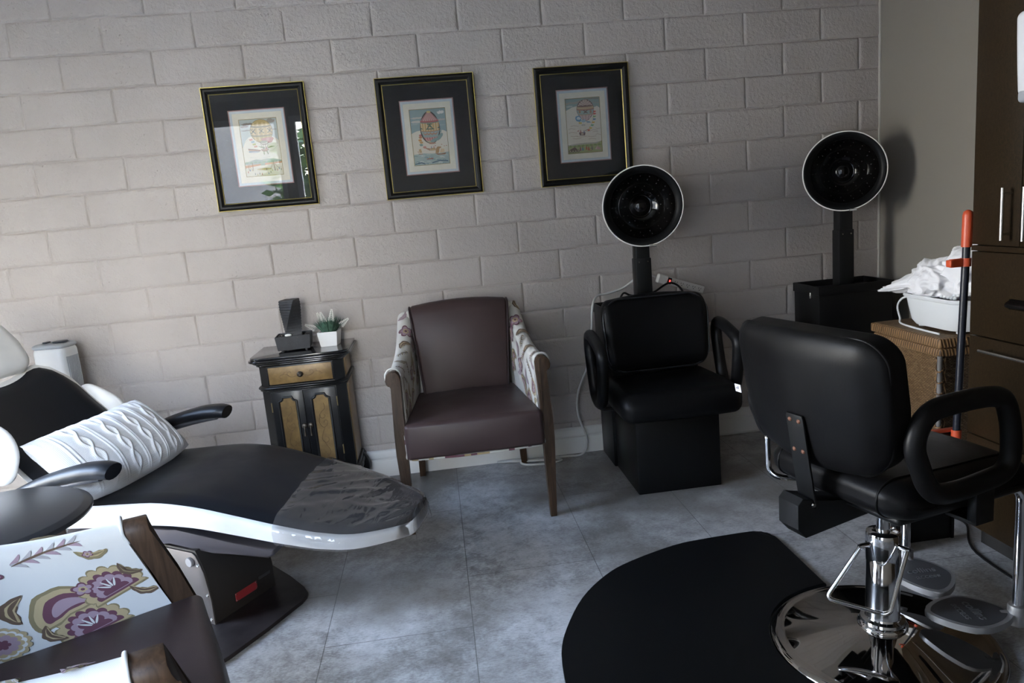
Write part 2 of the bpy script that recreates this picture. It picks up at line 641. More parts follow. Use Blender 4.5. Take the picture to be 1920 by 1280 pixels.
# ---------------------------------------------------------------- outside
pav = mat('pavement', (.20, .195, .185), .9, var=(.6, .15))
bm = NB(); box(bm, -30, 24, -30, 14, -.5, -.12)
struct('ground_outside', bm, pav, smooth=False)
nb = thing('light_blocking_building', 'plain dark stucco building, unseen, added outside the front windows to block daylight', 'building', (-7.1, -11.0, -.12))
bm = NB(); box(bm, -5.5, 5.5, -6, 5.6, 0, 5.5)  # added unseen block, keeps front-window light off the right of the room
obj('blocker_walls', bm, mat('stucco', (.22, .20, .18), .9, var=(2, .2)), nb, smooth=False)
bm = NB(); box(bm, -5.7, 5.7, -6.2, 5.8, 5.5, 5.8)
obj('blocker_roof', bm, mat('roof_tile', (.15, .10, .08), .8), nb, smooth=False)
bark = mat('bark', (.10, .075, .055), .9, bump=(30, .5, .01))
leafm = mat('tree_leaves', (.10, .17, .035), .6, var=(3, .5))
def make_tree(x, y, h, r, label, seed):
    t = thing('tree', label, 'tree', (x, y, -.12), 0, 'trees outside the windows')
    rn = random.Random(seed)
    bm = NB(); tube(bm, [(0, 0, 0), (.05, .02, h * .3), (-.03, .05, h * .6), (.02, 0, h * .8)], [.11, .085, .06, .03], 8, sm=4)
    obj('trunk', bm, bark, t)
    bm = NB()
    for i in range(900):
        d = Vector((rn.gauss(0, 1), rn.gauss(0, 1), rn.gauss(0, 1))).normalized() * (r * rn.uniform(.35, 1))
        c = Vector((0, 0, h * .68)) + Vector((d.x, d.y, d.z * .85))
        a = Matrix.Rotation(rn.uniform(0, 6.3), 3, 'Z') @ Matrix.Rotation(rn.uniform(0, 3), 3, 'X')
        s = rn.uniform(.07, .14)
        q = [bm.verts.new(c + a @ Vector(v) * s) for v in ((-1, 0, 0), (0, -.45, .1), (1, 0, 0), (0, .45, .1))]
        bm.faces.new(q)
    obj('crown', bm, leafm, t, recalc=False)
make_tree(.3, -8.0, 3.2, .95, 'shorter leafy tree outside beyond the front windows', 4)
make_tree(2.9, -10.2, 4.2, 1.3, 'taller leafy tree outside straight behind the camera', 5)
# ================================================================ framed balloon prints
BLACKMARBLE = None
def speckled(name, base, fleck, amount=.72, scale=120, rough=.4, coat=0.):
    k = NT(name); p = k.p
    v = k.co(); 
    n = k.noise(k.co(scale=(1, 1, 2.2), rot=(0, .6, 0)), scale, 3, .7, 2.0)
    c = k.ramp(n, [(amount, base), (amount + .09, fleck)])
    n2 = k.noise(v, 14, 3)
    c = k.mix(k.math('MULTIPLY', n2, .35), c, tuple(b * .4 for b in base))
    k.l.new(c, p.inputs['Base Color']); p.inputs['Roughness'].default_value = rough; p.inputs['Specular IOR Level'].default_value = .25; p.inputs['Coat Weight'].default_value = coat
    return k.m
FRAME_BLACK = speckled('frame_black_marble', (.005, .005, .005), (.06, .06, .05), .62, 150, .42, .0)
GOLD = mat('gold_edge', (.48, .385, .11), .36, .8)
MAT_CHAR = speckled('charcoal_mat', (.034, .0345, .037), (.11, .11, .115), .60, 170, .8)
MAT_PINK = mat('pink_bevel', (.42, .24, .23), .8)
MAT_PALE = mat('pale_blue_mat', (.60, .65, .68), .8)
MAT_CREAM = mat('cream_mat', (.80, .755, .65), .8, var=(30, .04))
INKS = {}
def ink(c):
    if c not in INKS:
        INKS[c] = mat('ink_%d' % (len(INKS) + 1), c, .75)
    return INKS[c]

class Art:
    """flat print: polygons in (u,v) of the image area, u right 0..1, v down 0..1, painted in layers"""
    def __init__(s, w, h):
        s.w, s.h = w, h; s.bm = NB(); s.mats = []; s.layer = 0
    def poly(s, pts, c):
        m = ink(c)
        if m not in s.mats:
            s.mats.append(m)
        y = -.000012 * s.layer; s.layer += 1
        vs = [s.bm.verts.new(((u - .5) * s.w, y, (.5 - v) * s.h)) for u, v in pts]
        f = s.bm.faces.new(vs); f.material_index = s.mats.index(m)
        f.normal_update()
        if f.normal.y > 0:
            f.normal_flip()
    def rect(s, u0, v0, u1, v1, c):
        s.poly([(u0, v0), (u1, v0), (u1, v1), (u0, v1)], c)
    def ell(s, u, v, ru, rv, c, n=26, a0=0, a1=360):
        s.poly([(u + ru * cos(radians(a0 + (a1 - a0) * i / n)), v + rv * sin(radians(a0 + (a1 - a0) * i / n))) for i in range(n if a1 - a0 == 360 else n + 1)], c)
    def line(s, pts, w, c):
        P = [Vector(p) for p in pts]
        asp = s.w / s.h
        L, R = [], []
        for i, p in enumerate(P):
            d = P[min(i + 1, len(P) - 1)] - P[max(i - 1, 0)]
            n = Vector((-d.y / asp, d.x * asp)); n = Vector((-d.y, d.x))
            n = n.normalized() * w / 2 if n.length else n
            L.append((p.x + n.x, p.y + n.y * asp)); R.append((p.x - n.x, p.y - n.y * asp))
        # quads, so that bent lines stay convex
        for i in range(len(P) - 1):
            y0 = s.layer
            s.poly([L[i], L[i + 1], R[i + 1], R[i]], c); s.layer = y0
        s.layer += 1
    def band(s, cu, cv, ru, rv, t0, t1, c, sag=.12, n=14):
        """band of an egg-shaped envelope between heights t0..t1 (-1 top .. 1 bottom), edges sagging"""
        def wid(t):
            return sqrt(max(0, 1 - t * t))
        up, lo = [], []
        for i in range(n + 1):
            x = -1 + 2 * i / n
            for (t, out) in ((t0, up), (t1, lo)):
                w = wid(t)
                tt = t + sag * sqrt(max(0, 1 - x * x)) * w
                out.append((cu + ru * w * x, cv + rv * tt))
        s.poly(up + lo[::-1], c)
    def cloud(s, u, v, ru, rv, c, seed):
        r = random.Random(seed)
        n = 22
        s.poly([(u + ru * cos(2 * pi * i / n) * (1 + .22 * r.uniform(-1, 1)), v + rv * sin(2 * pi * i / n) * (1 + .35 * r.uniform(-1, 1))) for i in range(n)], c)
    def person(s, u, v, h, c, c2=(.30, .16, .12)):
        s.poly([(u - h * .16, v), (u + h * .16, v), (u + h * .10, v - h * .38), (u - h * .10, v - h * .38)], c)
        s.ell(u, v - h * .45, h * .09, h * .07, c2, 8)

def art_one(a):
    cream = (.80, .76, .64)
    a.rect(0, 0, 1, 1, cream)
    a.poly([(0, 0), (1, 0), (1, .40), (.93, .36), (.82, .31), (.7, .30), (.3, .29), (.2, .31), (.1, .37), (.05, .44), (0, .5)], (.54, .59, .56))
    a.cloud(.22, .08, .16, .022, (.28, .24, .20), 1); a.cloud(.12, .12, .12, .018, (.33, .29, .25), 2)
    a.cloud(.84, .05, .11, .035, (.36, .31, .25), 3); a.cloud(.2, .19, .17, .012, (.34, .33, .29), 4); a.cloud(.85, .2, .12, .01, (.36, .35, .31), 5)
    for q in ([(.08, .40), (.2, .34), (.3, .40)], [(.7, .35), (.85, .36), (.95, .45)], [(.1, .55), (.25, .60), (.4, .58)], [(.6, .58), (.8, .56), (.95, .48)], [(.15, .66), (.4, .69), (.7, .67)]):
        a.line(q, .008, (.58, .56, .48))
    # flags on the left
    for i, (u, v, c) in enumerate(((.20, .345, (.62, .30, .24)), (.24, .385, (.30, .42, .50)), (.27, .43, (.55, .52, .20)), (.30, .47, (.62, .35, .22)))):
        a.poly([(u, v), (u + .09, v - .012), (u + .1, v + .02), (u + .02, v + .026)], c)
    # envelope
    cu, cv, ru, rv = .56, .215, .305, .205
    a.ell(cu, cv, ru, rv, (.18, .13, .06))
    a.ell(cu, cv, ru * .97, rv * .97, (.56, .42, .18))
    for i, x in enumerate((-.62, -.25, .14, .5)):
        a.poly([(cu + ru * (x - .08), cv - rv * .72), (cu + ru * (x + .08), cv - rv * .74), (cu + ru * (x * 1.15 + .1), cv), (cu + ru * (x * .9 + .05), cv + rv * .8), (cu + ru * (x * .9 - .06), cv + rv * .8), (cu + ru * (x * 1.15 - .1), cv)], (.72, .58, .30))
    a.band(cu, cv, ru * .97, rv * .97, -.52, -.40, (.24, .20, .09)); a.band(cu, cv, ru * .97, rv * .97, .28, .36, (.24, .20, .09)); a.band(cu, cv, ru * .97, rv * .97, .38, .44, (.45, .38, .16))
    for x in (-.72, 0, .72):
        for (dx, dy) in ((-.10, -.12), (.10, -.12), (-.10, .10), (.10, .10)):
            a.line([(cu + ru * x, cv + rv * .02), (cu + ru * (x + dx), cv + rv * dy)], .02, (.07, .08, .05))
        for (dx, dy) in ((-.16, -.16), (.16, -.16), (-.16, .15), (.16, .15), (0, -.2)):
            a.ell(cu + ru * (x + dx), cv + rv * dy, .016, .011, (.12, .13, .07), 8)
    a.poly([(.52, .35), (.68, .33), (.84, .335), (.86, .36), (.80, .42), (.70, .43), (.62, .38), (.56, .41)], (.52, .26, .20))
    a.poly([(.66, .345), (.75, .34), (.72, .40), (.66, .38)], (.62, .36, .28))
    a.ell(.585, .405, .10, .022, (.45, .44, .34))
    a.line([(.47, .40), (.53, .445), (.585, .45), (.66, .445), (.72, .41)], .014, (.16, .13, .08))
    for u0, u1 in ((.49, .545), (.55, .57), (.62, .61), (.69, .645)):
        a.line([(u0, .44), (u1, .52)], .008, (.25, .20, .14))
    # feather oars and the car
    a.poly([(.40, .475), (.5, .485), (.6, .505), (.6, .515), (.5, .505)], (.26, .30, .12)); a.poly([(.66, .51), (.76, .485), (.88, .49), (.78, .505), (.67, .52)], (.26, .30, .12))
    a.poly([(.54, .57), (.565, .57), (.56, .63), (.54, .625)], (.26, .30, .12)); a.poly([(.62, .57), (.645, .565), (.67, .62), (.65, .63)], (.26, .30, .12))
    a.ell(.585, .535, .105, .04, (.40, .27, .17), 18, 0, 180); a.ell(.585, .536, .105, .016, (.52, .38, .24))
    a.person(.63, .535, .09, (.45, .16, .16)); a.person(.56, .535, .08, (.25, .25, .22))
    a.poly([(.14, .505), (.34, .525), (.47, .545), (.47, .56), (.30, .545), (.15, .53)], (.28, .17, .11))
    a.poly([(.15, .53), (.46, .558), (.46, .567), (.15, .547)], (.60, .40, .26)); a.poly([(.15, .55), (.44, .569), (.44, .578), (.16, .57)], (.22, .30, .40))
    # landscape
    a.poly([(0, .745), (.15, .73), (.3, .70), (.45, .715), (.6, .70), (.8, .71), (1, .745), (1, .79), (0, .79)], (.42, .47, .40))
    for i in range(9):
        a.cloud(.06 + i * .115, .752 + .006 * (i % 2), .05, .012, (.30, .40, .26), 30 + i)
    a.poly([(0, .80), (.42, .785), (.42, .81), (0, .845)], (.62, .33, .16)); a.poly([(.53, .775), (1, .765), (1, .79), (.53, .81)], (.62, .33, .16))
    a.rect(.42, .76, .53, .815, (.38, .45, .34))
    a.rect(0, .845, 1, 1, (.72, .68, .55))
    a.ell(.5, .88, .2, .018, (.58, .48, .24)); a.line([(.08, .80), (.1, .9)], .012, (.25, .14, .08)); a.line([(.1, .79), (.17, .9)], .008, (.4, .25, .15))
    a.line([(.20, .76), (.2, .9)], .014, (.25, .14, .08)); a.line([(.76, .76), (.78, .9)], .014, (.25, .14, .08)); a.line([(.76, .77), (.9, .89)], .008, (.4, .25, .15)); a.line([(.76, .77), (.66, .89)], .008, (.4, .25, .15))
    cs = ((.45, .12, .10), (.12, .20, .36), (.18, .24, .14), (.5, .4, .15), (.14, .10, .09))
    for i, (u, v) in enumerate(((.06, .93), (.12, .90), (.24, .97), (.30, .985), (.36, .97), (.42, .98), (.60, .975), (.66, .955), (.71, .925), (.78, .92), (.85, .925), (.9, .90), (.95, .92), (.18, .90), (.56, .90))):
        a.person(u, v, .07, cs[i % 5])

def art_two(a):
    a.rect(0, 0, 1, 1, (.78, .72, .62))
    a.poly([(0, 0), (1, 0), (1, .43), (.9, .395), (.7, .385), (.6, .37), (.3, .37), (.15, .385), (.05, .41), (0, .43)], (.34, .43, .44))
    a.cloud(.22, .15, .20, .018, (.62, .58, .52), 1); a.cloud(.86, .075, .10, .028, (.80, .78, .74), 2); a.cloud(.2, .22, .17, .02, (.66, .62, .56), 3); a.cloud(.86, .205, .13, .016, (.55, .50, .46), 4); a.cloud(.12, .26, .1, .01, (.45, .50, .50), 6)
    a.cloud(.8, .3, .18, .012, (.42, .48, .48), 7)
    # flags
    for i, (u, v, c) in enumerate(((.20, .44, (.60, .20, .20)), (.19, .475, (.60, .28, .14)), (.17, .525, (.66, .34, .12)), (.20, .565, (.60, .36, .16)), (.19, .61, (.26, .36, .34)), (.28, .655, (.66, .30, .26)))):
        a.poly([(u, v + .012), (u + .06, v), (u + .10, v + .012), (u + .10, v + .038), (u + .03, v + .045)], c)
    cu, cv, ru, rv = .535, .33, .268, .285
    def egg(t):
        return sqrt(max(0, 1 - t * t)) * (1 - .10 * t)
    def eggpoly(t0, t1, c, k=1.0, sag=.07):
        up, lo = [], []
        n = 16
        for i in range(n + 1):
            x = -1 + 2 * i / n
            for t, out in ((t0, up), (t1, lo)):
                w = egg(t)
                out.append((cu + ru * k * w * x, cv + rv * (t + sag * sqrt(max(0, 1 - x * x)) * w)))
        a.poly(up + lo[::-1], c)
    n = 40
    a.poly([(cu + ru * 1.03 * egg(cos(pi * i / n)) * (1), cv - rv * 1.01 * cos(pi * i / n)) for i in range(n + 1)][::1] + [(cu - ru * 1.03 * egg(cos(pi * i / n)), cv - rv * 1.01 * cos(pi * i / n)) for i in range(n - 1, 0, -1)], (.10, .09, .08))
    eggpoly(-.995, -.40, (.52, .26, .25), sag=.0); 
    for x in (-.72, -.45, -.2, .05, .3, .55, .78):
        a.poly([(cu + ru * x * .12, cv - rv * .96), (cu + ru * (x * .86 - .05), cv - rv * .42), (cu + ru * (x * .86 + .05), cv - rv * .40)], (.72, .48, .42))
    a.ell(cu, cv - rv * .96, .06, .02, (.70, .55, .26), 12)
    eggpoly(-.46, -.34, (.50, .16, .16)); eggpoly(-.37, .20, (.62, .42, .20)); 
    for x in (-.85, -.6, -.32, -.05, .22, .5, .76):
        a.poly([(cu + ru * (x - .045), cv - rv * .28), (cu + ru * (x + .045), cv - rv * .28), (cu + ru * (x + .045), cv + rv * .22), (cu + ru * (x - .045), cv + rv * .22)], (.76, .64, .42))
    eggpoly(-.37, -.32, (.20, .30, .26)); eggpoly(.16, .22, (.48, .30, .20))
    for (u0, v0, u1, v1) in ((-.3, .1, -.02, -.18), (-.02, -.18, .28, .1), (-.28, -.2, .26, -.2), (-.42, .10, .42, .11), (-.18, -.08, .18, -.04), (-.95, .02, -.8, .08), (.80, .08, .95, .02)):
        a.line([(cu + ru * u0, cv + rv * v0), (cu + ru * u1, cv + rv * v1)], .026, (.12, .20, .16))
    eggpoly(.21, .58, (.38, .45, .43)); 
    for x in (-.62, -.22, .2, .6):
        a.ell(cu + ru * x * .85, cv + rv * .30, .055, .05, (.55, .28, .20), 12, 0, 180)
        a.ell(cu + ru * x * .85, cv + rv * .29, .04, .03, (.42, .50, .48), 12, 0, 180)
    eggpoly(.58, .80, (.58, .22, .22)); eggpoly(.80, .93, (.58, .50, .34))
    for x in (-.7, -.35, 0, .35, .7):
        a.line([(cu + ru * x * .78, cv + rv * .62), (cu + ru * x * .6, cv + rv * .82)], .02, (.72, .46, .40))
    a.poly([(.50, .58), (.60, .53), (.70, .52), (.82, .44), (.88, .45), (.87, .49), (.80, .545), (.74, .57), (.65, .58), (.58, .61)], (.30, .40, .38)); a.poly([(.80, .40), (.85, .39), (.84, .43), (.80, .44)], (.34, .44, .42))
    a.ell(.56, .615, .10, .016, (.52, .26, .18)); 
    for u0, u1 in ((.47, .50), (.55, .545), (.62, .60), (.66, .625)):
        a.line([(u0, .62), (u1, .69)], .007, (.70, .66, .60))
    # car with people, bowsprit
    a.rect(.49, .70, .63, .745, (.50, .34, .18)); a.rect(.5, .715, .62, .738, (.62, .46, .26)); a.poly([(.31, .685), (.48, .705), (.48, .75)], (.50, .28, .18))
    a.person(.52, .70, .07, (.16, .22, .34)); a.person(.59, .70, .07, (.5, .16, .14))
    # sea
    a.poly([(0, .80), (.3, .785), (.5, .80), (.7, .80), (1, .785), (1, 1), (0, 1)], (.42, .50, .48))
    r = random.Random(5)
    for i in range(30):
        v = .81 + .18 * r.random(); u = r.random() * .88
        a.line([(u, v), (u + .05, v - .008), (u + .11, v + .004)], .010 + .012 * (v - .8) * 5, r.choice(((.20, .30, .34), (.60, .66, .62), (.28, .38, .40), (.70, .72, .66))))
    for q in ([(.02, .97), (.2, .95), (.3, .975)], [(.5, .965), (.7, .935), (.95, .95)]):
        a.line(q, .03, (.10, .16, .22))
    # ships
    a.poly([(.14, .785), (.27, .79), (.25, .80), (.16, .80)], (.42, .24, .14)); a.poly([(.16, .71), (.22, .70), (.25, .77), (.17, .775)], (.58, .40, .22)); a.poly([(.12, .745), (.15, .74), (.15, .78)], (.58, .30, .2))
    a.poly([(.60, .795), (.75, .815), (.90, .80), (.92, .785), (.89, .83), (.68, .83)], (.34, .17, .10)); a.poly([(.62, .795), (.64, .72), (.69, .68), (.78, .685), (.80, .70), (.74, .72), (.72, .78), (.70, .80)], (.50, .31, .15)); a.poly([(.74, .79), (.78, .72), (.87, .73), (.88, .78), (.82, .80)], (.72, .56, .38))
    for u0, v0 in ((.80, .64), (.87, .67), (.93, .665), (.62, .655)):
        a.poly([(u0, v0), (u0 + .04, v0 + .008), (u0, v0 + .016)], (.52, .16, .14))
    a.poly([(.34, .885), (.56, .875), (.53, .90), (.37, .90)], (.40, .16, .12)); a.person(.44, .885, .06, (.5, .45, .12)); a.person(.50, .882, .05, (.16, .22, .34))

def art_three(a):
    a.rect(0, 0, 1, 1, (.80, .74, .64))
    a.poly([(0, 0), (1, 0), (1, .20), (.92, .16), (.84, .18), (.6, .12), (.35, .14), (.2, .155), (.12, .18), (.02, .21), (0, .20)], (.34, .42, .40))
    a.line([(.0, .10), (.15, .075), (.3, .085), (.45, .05)], .05, (.45, .40, .34)); a.line([(.55, .03), (.75, .02), (.98, .03)], .03, (.34, .30, .26)); a.line([(.8, .09), (.98, .10)], .02, (.44, .40, .36)); a.cloud(.12, .14, .1, .015, (.55, .58, .54), 2)
    # bunting
    B = [(.80, .255), (.80, .295), (.79, .345), (.785, .395), (.75, .45), (.715, .50), (.66, .55), (.60, .585)]
    cs = ((.62, .14, .10), (.62, .16, .12), (.30, .45, .20), (.16, .32, .50), (.68, .42, .10), (.20, .45, .25), (.72, .55, .12), (.66, .18, .10))
    a.line([(.78, .22)] + B, .007, (.3, .25, .2))
    for (u, v), c in zip(B, cs):
        a.poly([(u, v - .013), (u + .085, v - .006), (u + .07, v + .015), (u + .005, v + .02)], c)
    cu, cv, ru, rv = .575, .205, .245, .175
    n = 36
    P = []
    for i in range(n):
        t = 2 * pi * i / n
        y = sin(t); w = cos(t)
        k = 1 if y < 0 else 1 - .34 * y * y
        P.append((cu + ru * 1.03 * w * k, cv + (rv if y < 0 else rv * 1.22) * y * 1.01))
    a.poly(P, (.16, .10, .10))
    def eb(t0, t1, c, sag=.10):
        up, lo = [], []
        m = 14
        def wd(t):
            if t < 0:
                return sqrt(max(0, 1 - t * t))
            q = t / 1.22
            return sqrt(max(0, 1 - q * q)) * (1 - .34 * q * q)
        for i in range(m + 1):
            x = -1 + 2 * i / m
            for t, out in ((t0, up), (t1, lo)):
                out.append((cu + ru * wd(t) * x, cv + rv * (t + sag * sqrt(max(0, 1 - x * x)) * wd(t))))
        a.poly(up + lo[::-1], c)
    eb(-.985, -.40, (.58, .46, .40), 0)
    for i in range(5):
        for j in range(7):
            t = -.85 + i * .10; w = sqrt(1 - t * t)
            a.ell(cu + ru * w * (-.86 + j * .287), cv + rv * (t + .03), .014, .009, (.45, .28, .26) if (i + j) % 2 else (.70, .62, .54), 7)
    eb(-.42, -.30, (.30, .20, .17)); eb(-.30, -.06, (.60, .46, .28)); eb(-.08, .04, (.42, .22, .18)); eb(.04, .46, (.40, .50, .47)); eb(.46, .56, (.52, .38, .22)); eb(.56, 1.18, (.60, .44, .42), .06)
    for x in (-.5, -.17, .17, .5):
        a.poly([(cu + ru * (x * 1.2 - .06), cv + rv * .62), (cu + ru * (x * 1.2 + .06), cv + rv * .62), (cu + ru * (x * .8 + .03), cv + rv * 1.1), (cu + ru * (x * .8 - .03), cv + rv * 1.1)], (.72, .58, .54))
    a.ell(cu - ru * .68, cv + rv * .24, .03, .03, (.46, .28, .17), 12); a.ell(cu + ru * .62, cv + rv * .30, .03, .03, (.46, .28, .17), 12)
    a.line([(cu - .055, cv + .02), (cu + .06, cv + .075)], .022, (.20, .13, .12)); a.line([(cu + .06, cv + .02), (cu - .055, cv + .075)], .022, (.20, .13, .12)); a.ell(cu, cv + .05, .028, .02, (.22, .15, .13), 10)
    # drapery below
    a.poly([(.28, .33), (.38, .31), (.44, .36), (.44, .40), (.40, .43), (.30, .41), (.27, .37)], (.18, .34, .50)); a.cloud(.37, .365, .06, .025, (.72, .76, .76), 3)
    a.poly([(.42, .40), (.55, .385), (.57, .43), (.50, .445), (.44, .43)], (.42, .54, .60)); a.poly([(.58, .42), (.68, .43), (.72, .455), (.60, .455)], (.28, .40, .50))
    a.poly([(.36, .43), (.45, .44), (.45, .465), (.37, .465)], (.68, .52, .14)); a.ell(.49, .49, .055, .015, (.40, .36, .34), 14); a.ell(.49, .49, .04, .008, (.70, .64, .56), 14)
    for u0, u1 in ((.35, .37), (.40, .41), (.56, .50), (.62, .52)):
        a.line([(u0, .44), (u1, .64)], .005, (.62, .55, .46))
    a.poly([(.35, .62), (.54, .625), (.52, .68), (.37, .675)], (.18, .12, .11)); a.rect(.41, .635, .48, .665, (.62, .54, .40))
    a.person(.40, .63, .11, (.45, .16, .12)); a.person(.50, .635, .10, (.14, .16, .28)); a.line([(.53, .60), (.60, .575)], .014, (.2, .16, .2)); a.poly([(.29, .60), (.35, .575), (.35, .60)], (.45, .18, .14))
    r = random.Random(9)
    for (u, v, l) in ((.05, .55, .2), (.12, .50, .22), (.04, .62, .25), (.10, .675, .2), (.28, .69, .3), (.55, .60, .14), (.70, .60, .2), (.74, .63, .17), (.6, .70, .25), (.62, .755, .22), (.84, .56, .14), (.82, .68, .16), (.16, .72, .25)):
        a.line([(u, v), (u + l * .4, v - .012 * r.choice((-1, 1))), (u + l, v + .006)], .009, (.46, .32, .22))
    # ground
    a.poly([(0, .84), (.2, .825), (.5, .815), (.8, .82), (1, .80), (1, .86), (0, .87)], (.50, .46, .38)); a.poly([(0, .86), (.4, .845), (.85, .845), (1, .79), (1, 1), (0, 1)], (.42, .43, .22))
    for i in range(8):
        a.cloud(.08 + .12 * i, .865, .05, .016, (.28, .34, .14), 60 + i)
    a.poly([(.06, .92), (.2, .88), (.26, .92), (.28, .96), (.08, .965)], (.20, .13, .11)); 
    for u in (.06, .14, .22, .29):
        a.ell(u, .955, .038, .025, (.12, .09, .08), 14); a.ell(u, .955, .024, .016, (.45, .40, .26), 12)
    cs = ((.30, .12, .18), (.14, .26, .34), (.50, .12, .08), (.52, .14, .08), (.2, .2, .2))
    for i, (u, v) in enumerate(((.36, .955), (.43, .955), (.60, .96), (.54, .945), (.70, .955))):
        a.person(u, v, .15, cs[i])
    a.ell(.66, .95, .04, .026, (.40, .22, .14), 12); a.ell(.66, .95, .026, .017, (.42, .43, .22), 12)
    a.poly([(.78, .95), (.86, .885), (.97, .945), (.95, .96)], (.56, .36, .32)); a.poly([(.78, .95), (.86, .885), (.85, .955)], (.66, .50, .42))

def picture_frame(xc, zc, label, art):
    W, H, mw = .470, .566, .033
    t = thing('framed_print', label, 'picture', (xc, 0, zc), 0, 'framed balloon prints on the block wall')
    def ringbox(w, h, prof, m, name):
        """mitred frame; prof = [(inset, y)]"""
        bm = NB(); rings = []
        for ins, y in prof:
            rings.append([bm.verts.new((sx * (w / 2 - ins), y, sz * (h / 2 - ins))) for sx, sz in ((-1, -1), (1, -1), (1, 1), (-1, 1))])
        for a, b in zip(rings, rings[1:]):
            for j in range(4):
                bm.faces.new((a[j], a[(j + 1) % 4], b[(j + 1) % 4], b[j]))
        return obj(name, bm, m, t, sharp=25)
    ringbox(W, H, [(0, -.005), (0, -.022), (.003, -.025), (.010, -.028), (.018, -.027), (.024, -.022), (.028, -.0205), (mw - .0035, -.0195), (mw - .0035, -.012)], FRAME_BLACK, 'frame')
    ringbox(W + .004, H + .004, [(.0015, -.004), (0, -.012), (0, -.0235), (.0012, -.0248), (.0026, -.0244)], GOLD, 'gold_edge')
    ringbox(W, H, [(mw - .0030, -.0198), (mw - .0016, -.0206), (mw, -.019), (mw, -.012)], GOLD, 'gold_lip')
    iw, ih = W - 2 * mw, H - 2 * mw
    ow, oh = .262, .353
    def board(w, h, hw, hh, y, th, m, name):
        bm = NB()
        o = [bm.verts.new((sx * w / 2, y, sz * h / 2)) for sx, sz in ((-1, -1), (1, -1), (1, 1), (-1, 1))]
        i = [bm.verts.new((sx * hw / 2, y, sz * hh / 2)) for sx, sz in ((-1, -1), (1, -1), (1, 1), (-1, 1))]
        k = [bm.verts.new((sx * (hw / 2 - .0008), y + th, sz * (hh / 2 - .0008))) for sx, sz in ((-1, -1), (1, -1), (1, 1), (-1, 1))]
        for j in range(4):
            n_ = (j + 1) % 4
            bm.faces.new((o[j], o[n_], i[n_], i[j])); bm.faces.new((i[j], i[n_], k[n_], k[j]))
        return obj(name, bm, m, t, smooth=False)
    board(iw + .004, ih + .004, ow, oh, -.0135, .001, MAT_CHAR, 'charcoal_mat')
    board(ow + .006, oh + .006, ow - .009, oh - .009, -.0125, .001, MAT_PINK, 'pink_mat')
    board(ow, oh, ow - .032, oh - .032, -.0115, .001, MAT_PALE, 'pale_mat')
    board(ow, oh, .1765, .2665, -.0105, .001, MAT_CREAM, 'cream_mat')
    board(.19, .28, .1728, .2628, -.0098, .0006, mat('fillet_gold', (.36, .27, .09), .5, .3), 'gold_fillet')
    a = Art(.174, .264); art(a)
    po = obj('print', a.bm, a.mats, t, smooth=False, recalc=False)
    po.location = (0, -.0062, 0)
    bm = NB(); box(bm, -iw / 2, iw / 2, -.0165, -.0155, -ih / 2, ih / 2)
    obj('glass', bm, PICGLASS, t, smooth=False)
    bm = NB(); box(bm, -W / 2 + .004, W / 2 - .004, -.0055, -.0035, -H / 2 + .004, H / 2 - .004)
    obj('backing', bm, FRAME_BLACK, t, smooth=False)
    return t
def pic_glass():
    k = NT('picture_glass'); k.n.remove(k.p)
    out = k.n['Material Output']
    tr = k.new('BsdfTransparent'); gl = k.new('BsdfGlossy'); mx = k.new('MixShader')
    fr = k.new('Fresnel'); fr.inputs[0].default_value = 1.5
    gl.inputs['Roughness'].default_value = 0.0
    k.l.new(fr.outputs[0], mx.inputs[0]); k.l.new(tr.outputs[0], mx.inputs[1]); k.l.new(gl.outputs[0], mx.inputs[2])
    k.l.new(mx.outputs[0], out.inputs[0])
    return k.m
PICGLASS = pic_glass()
picture_frame(1.041, 1.703, 'framed print of a golden balloon over a field, hung above the gold-panelled chest', art_one)
picture_frame(1.841, 1.691, 'framed print of a pink-topped balloon over ships at sea, in the middle', art_two)
picture_frame(2.607, 1.688, 'framed print of a balloon trailing bunting, overlapped by a dryer hood', art_three)
# ================================================================ upholstered armchairs
LEATHER_P = leather('plum_leather', (.046, .0285, .0275), .42, 420, .16)
LEATHER_P.node_tree.nodes['Principled BSDF'].inputs['Specular IOR Level'].default_value = .3
FABRIC = None
def fabric_mat(name, col):
    k = NT(name); p = k.p
    p.inputs['Base Color'].default_value = (*col, 1); p.inputs['Roughness'].default_value = .85
    p.inputs['Sheen Weight'].default_value = .15
    v = k.co(rot=(.6, .5, .2))
    wv = k.new('TexWave'); k.l.new(v, wv.inputs[0]); wv.inputs['Scale'].default_value = 320
    wv2 = k.new('TexWave', bands_direction='Z'); k.l.new(v, wv2.inputs[0]); wv2.inputs['Scale'].default_value = 320
    k.bump(k.math('ADD', wv.outputs[1], wv2.outputs[1]), .18, .0006)
    return k.m
FAB = [fabric_mat('floral_fabric_cream', (.565, .545, .505)), fabric_mat('floral_plum', (.115, .038, .055)), fabric_mat('floral_mauve', (.30, .205, .23)),
       fabric_mat('floral_olive', (.20, .155, .075)), fabric_mat('floral_sand', (.38, .285, .15)), fabric_mat('floral_brown', (.10, .06, .035)), fabric_mat('floral_grey', (.33, .305, .30))]
WALNUT = wood('walnut', (.024, .0125, .0065), (.066, .036, .019), .5, (40, 40, 4), 0)
WALNUT.node_tree.nodes['Principled BSDF'].inputs['Specular IOR Level'].default_value = .25

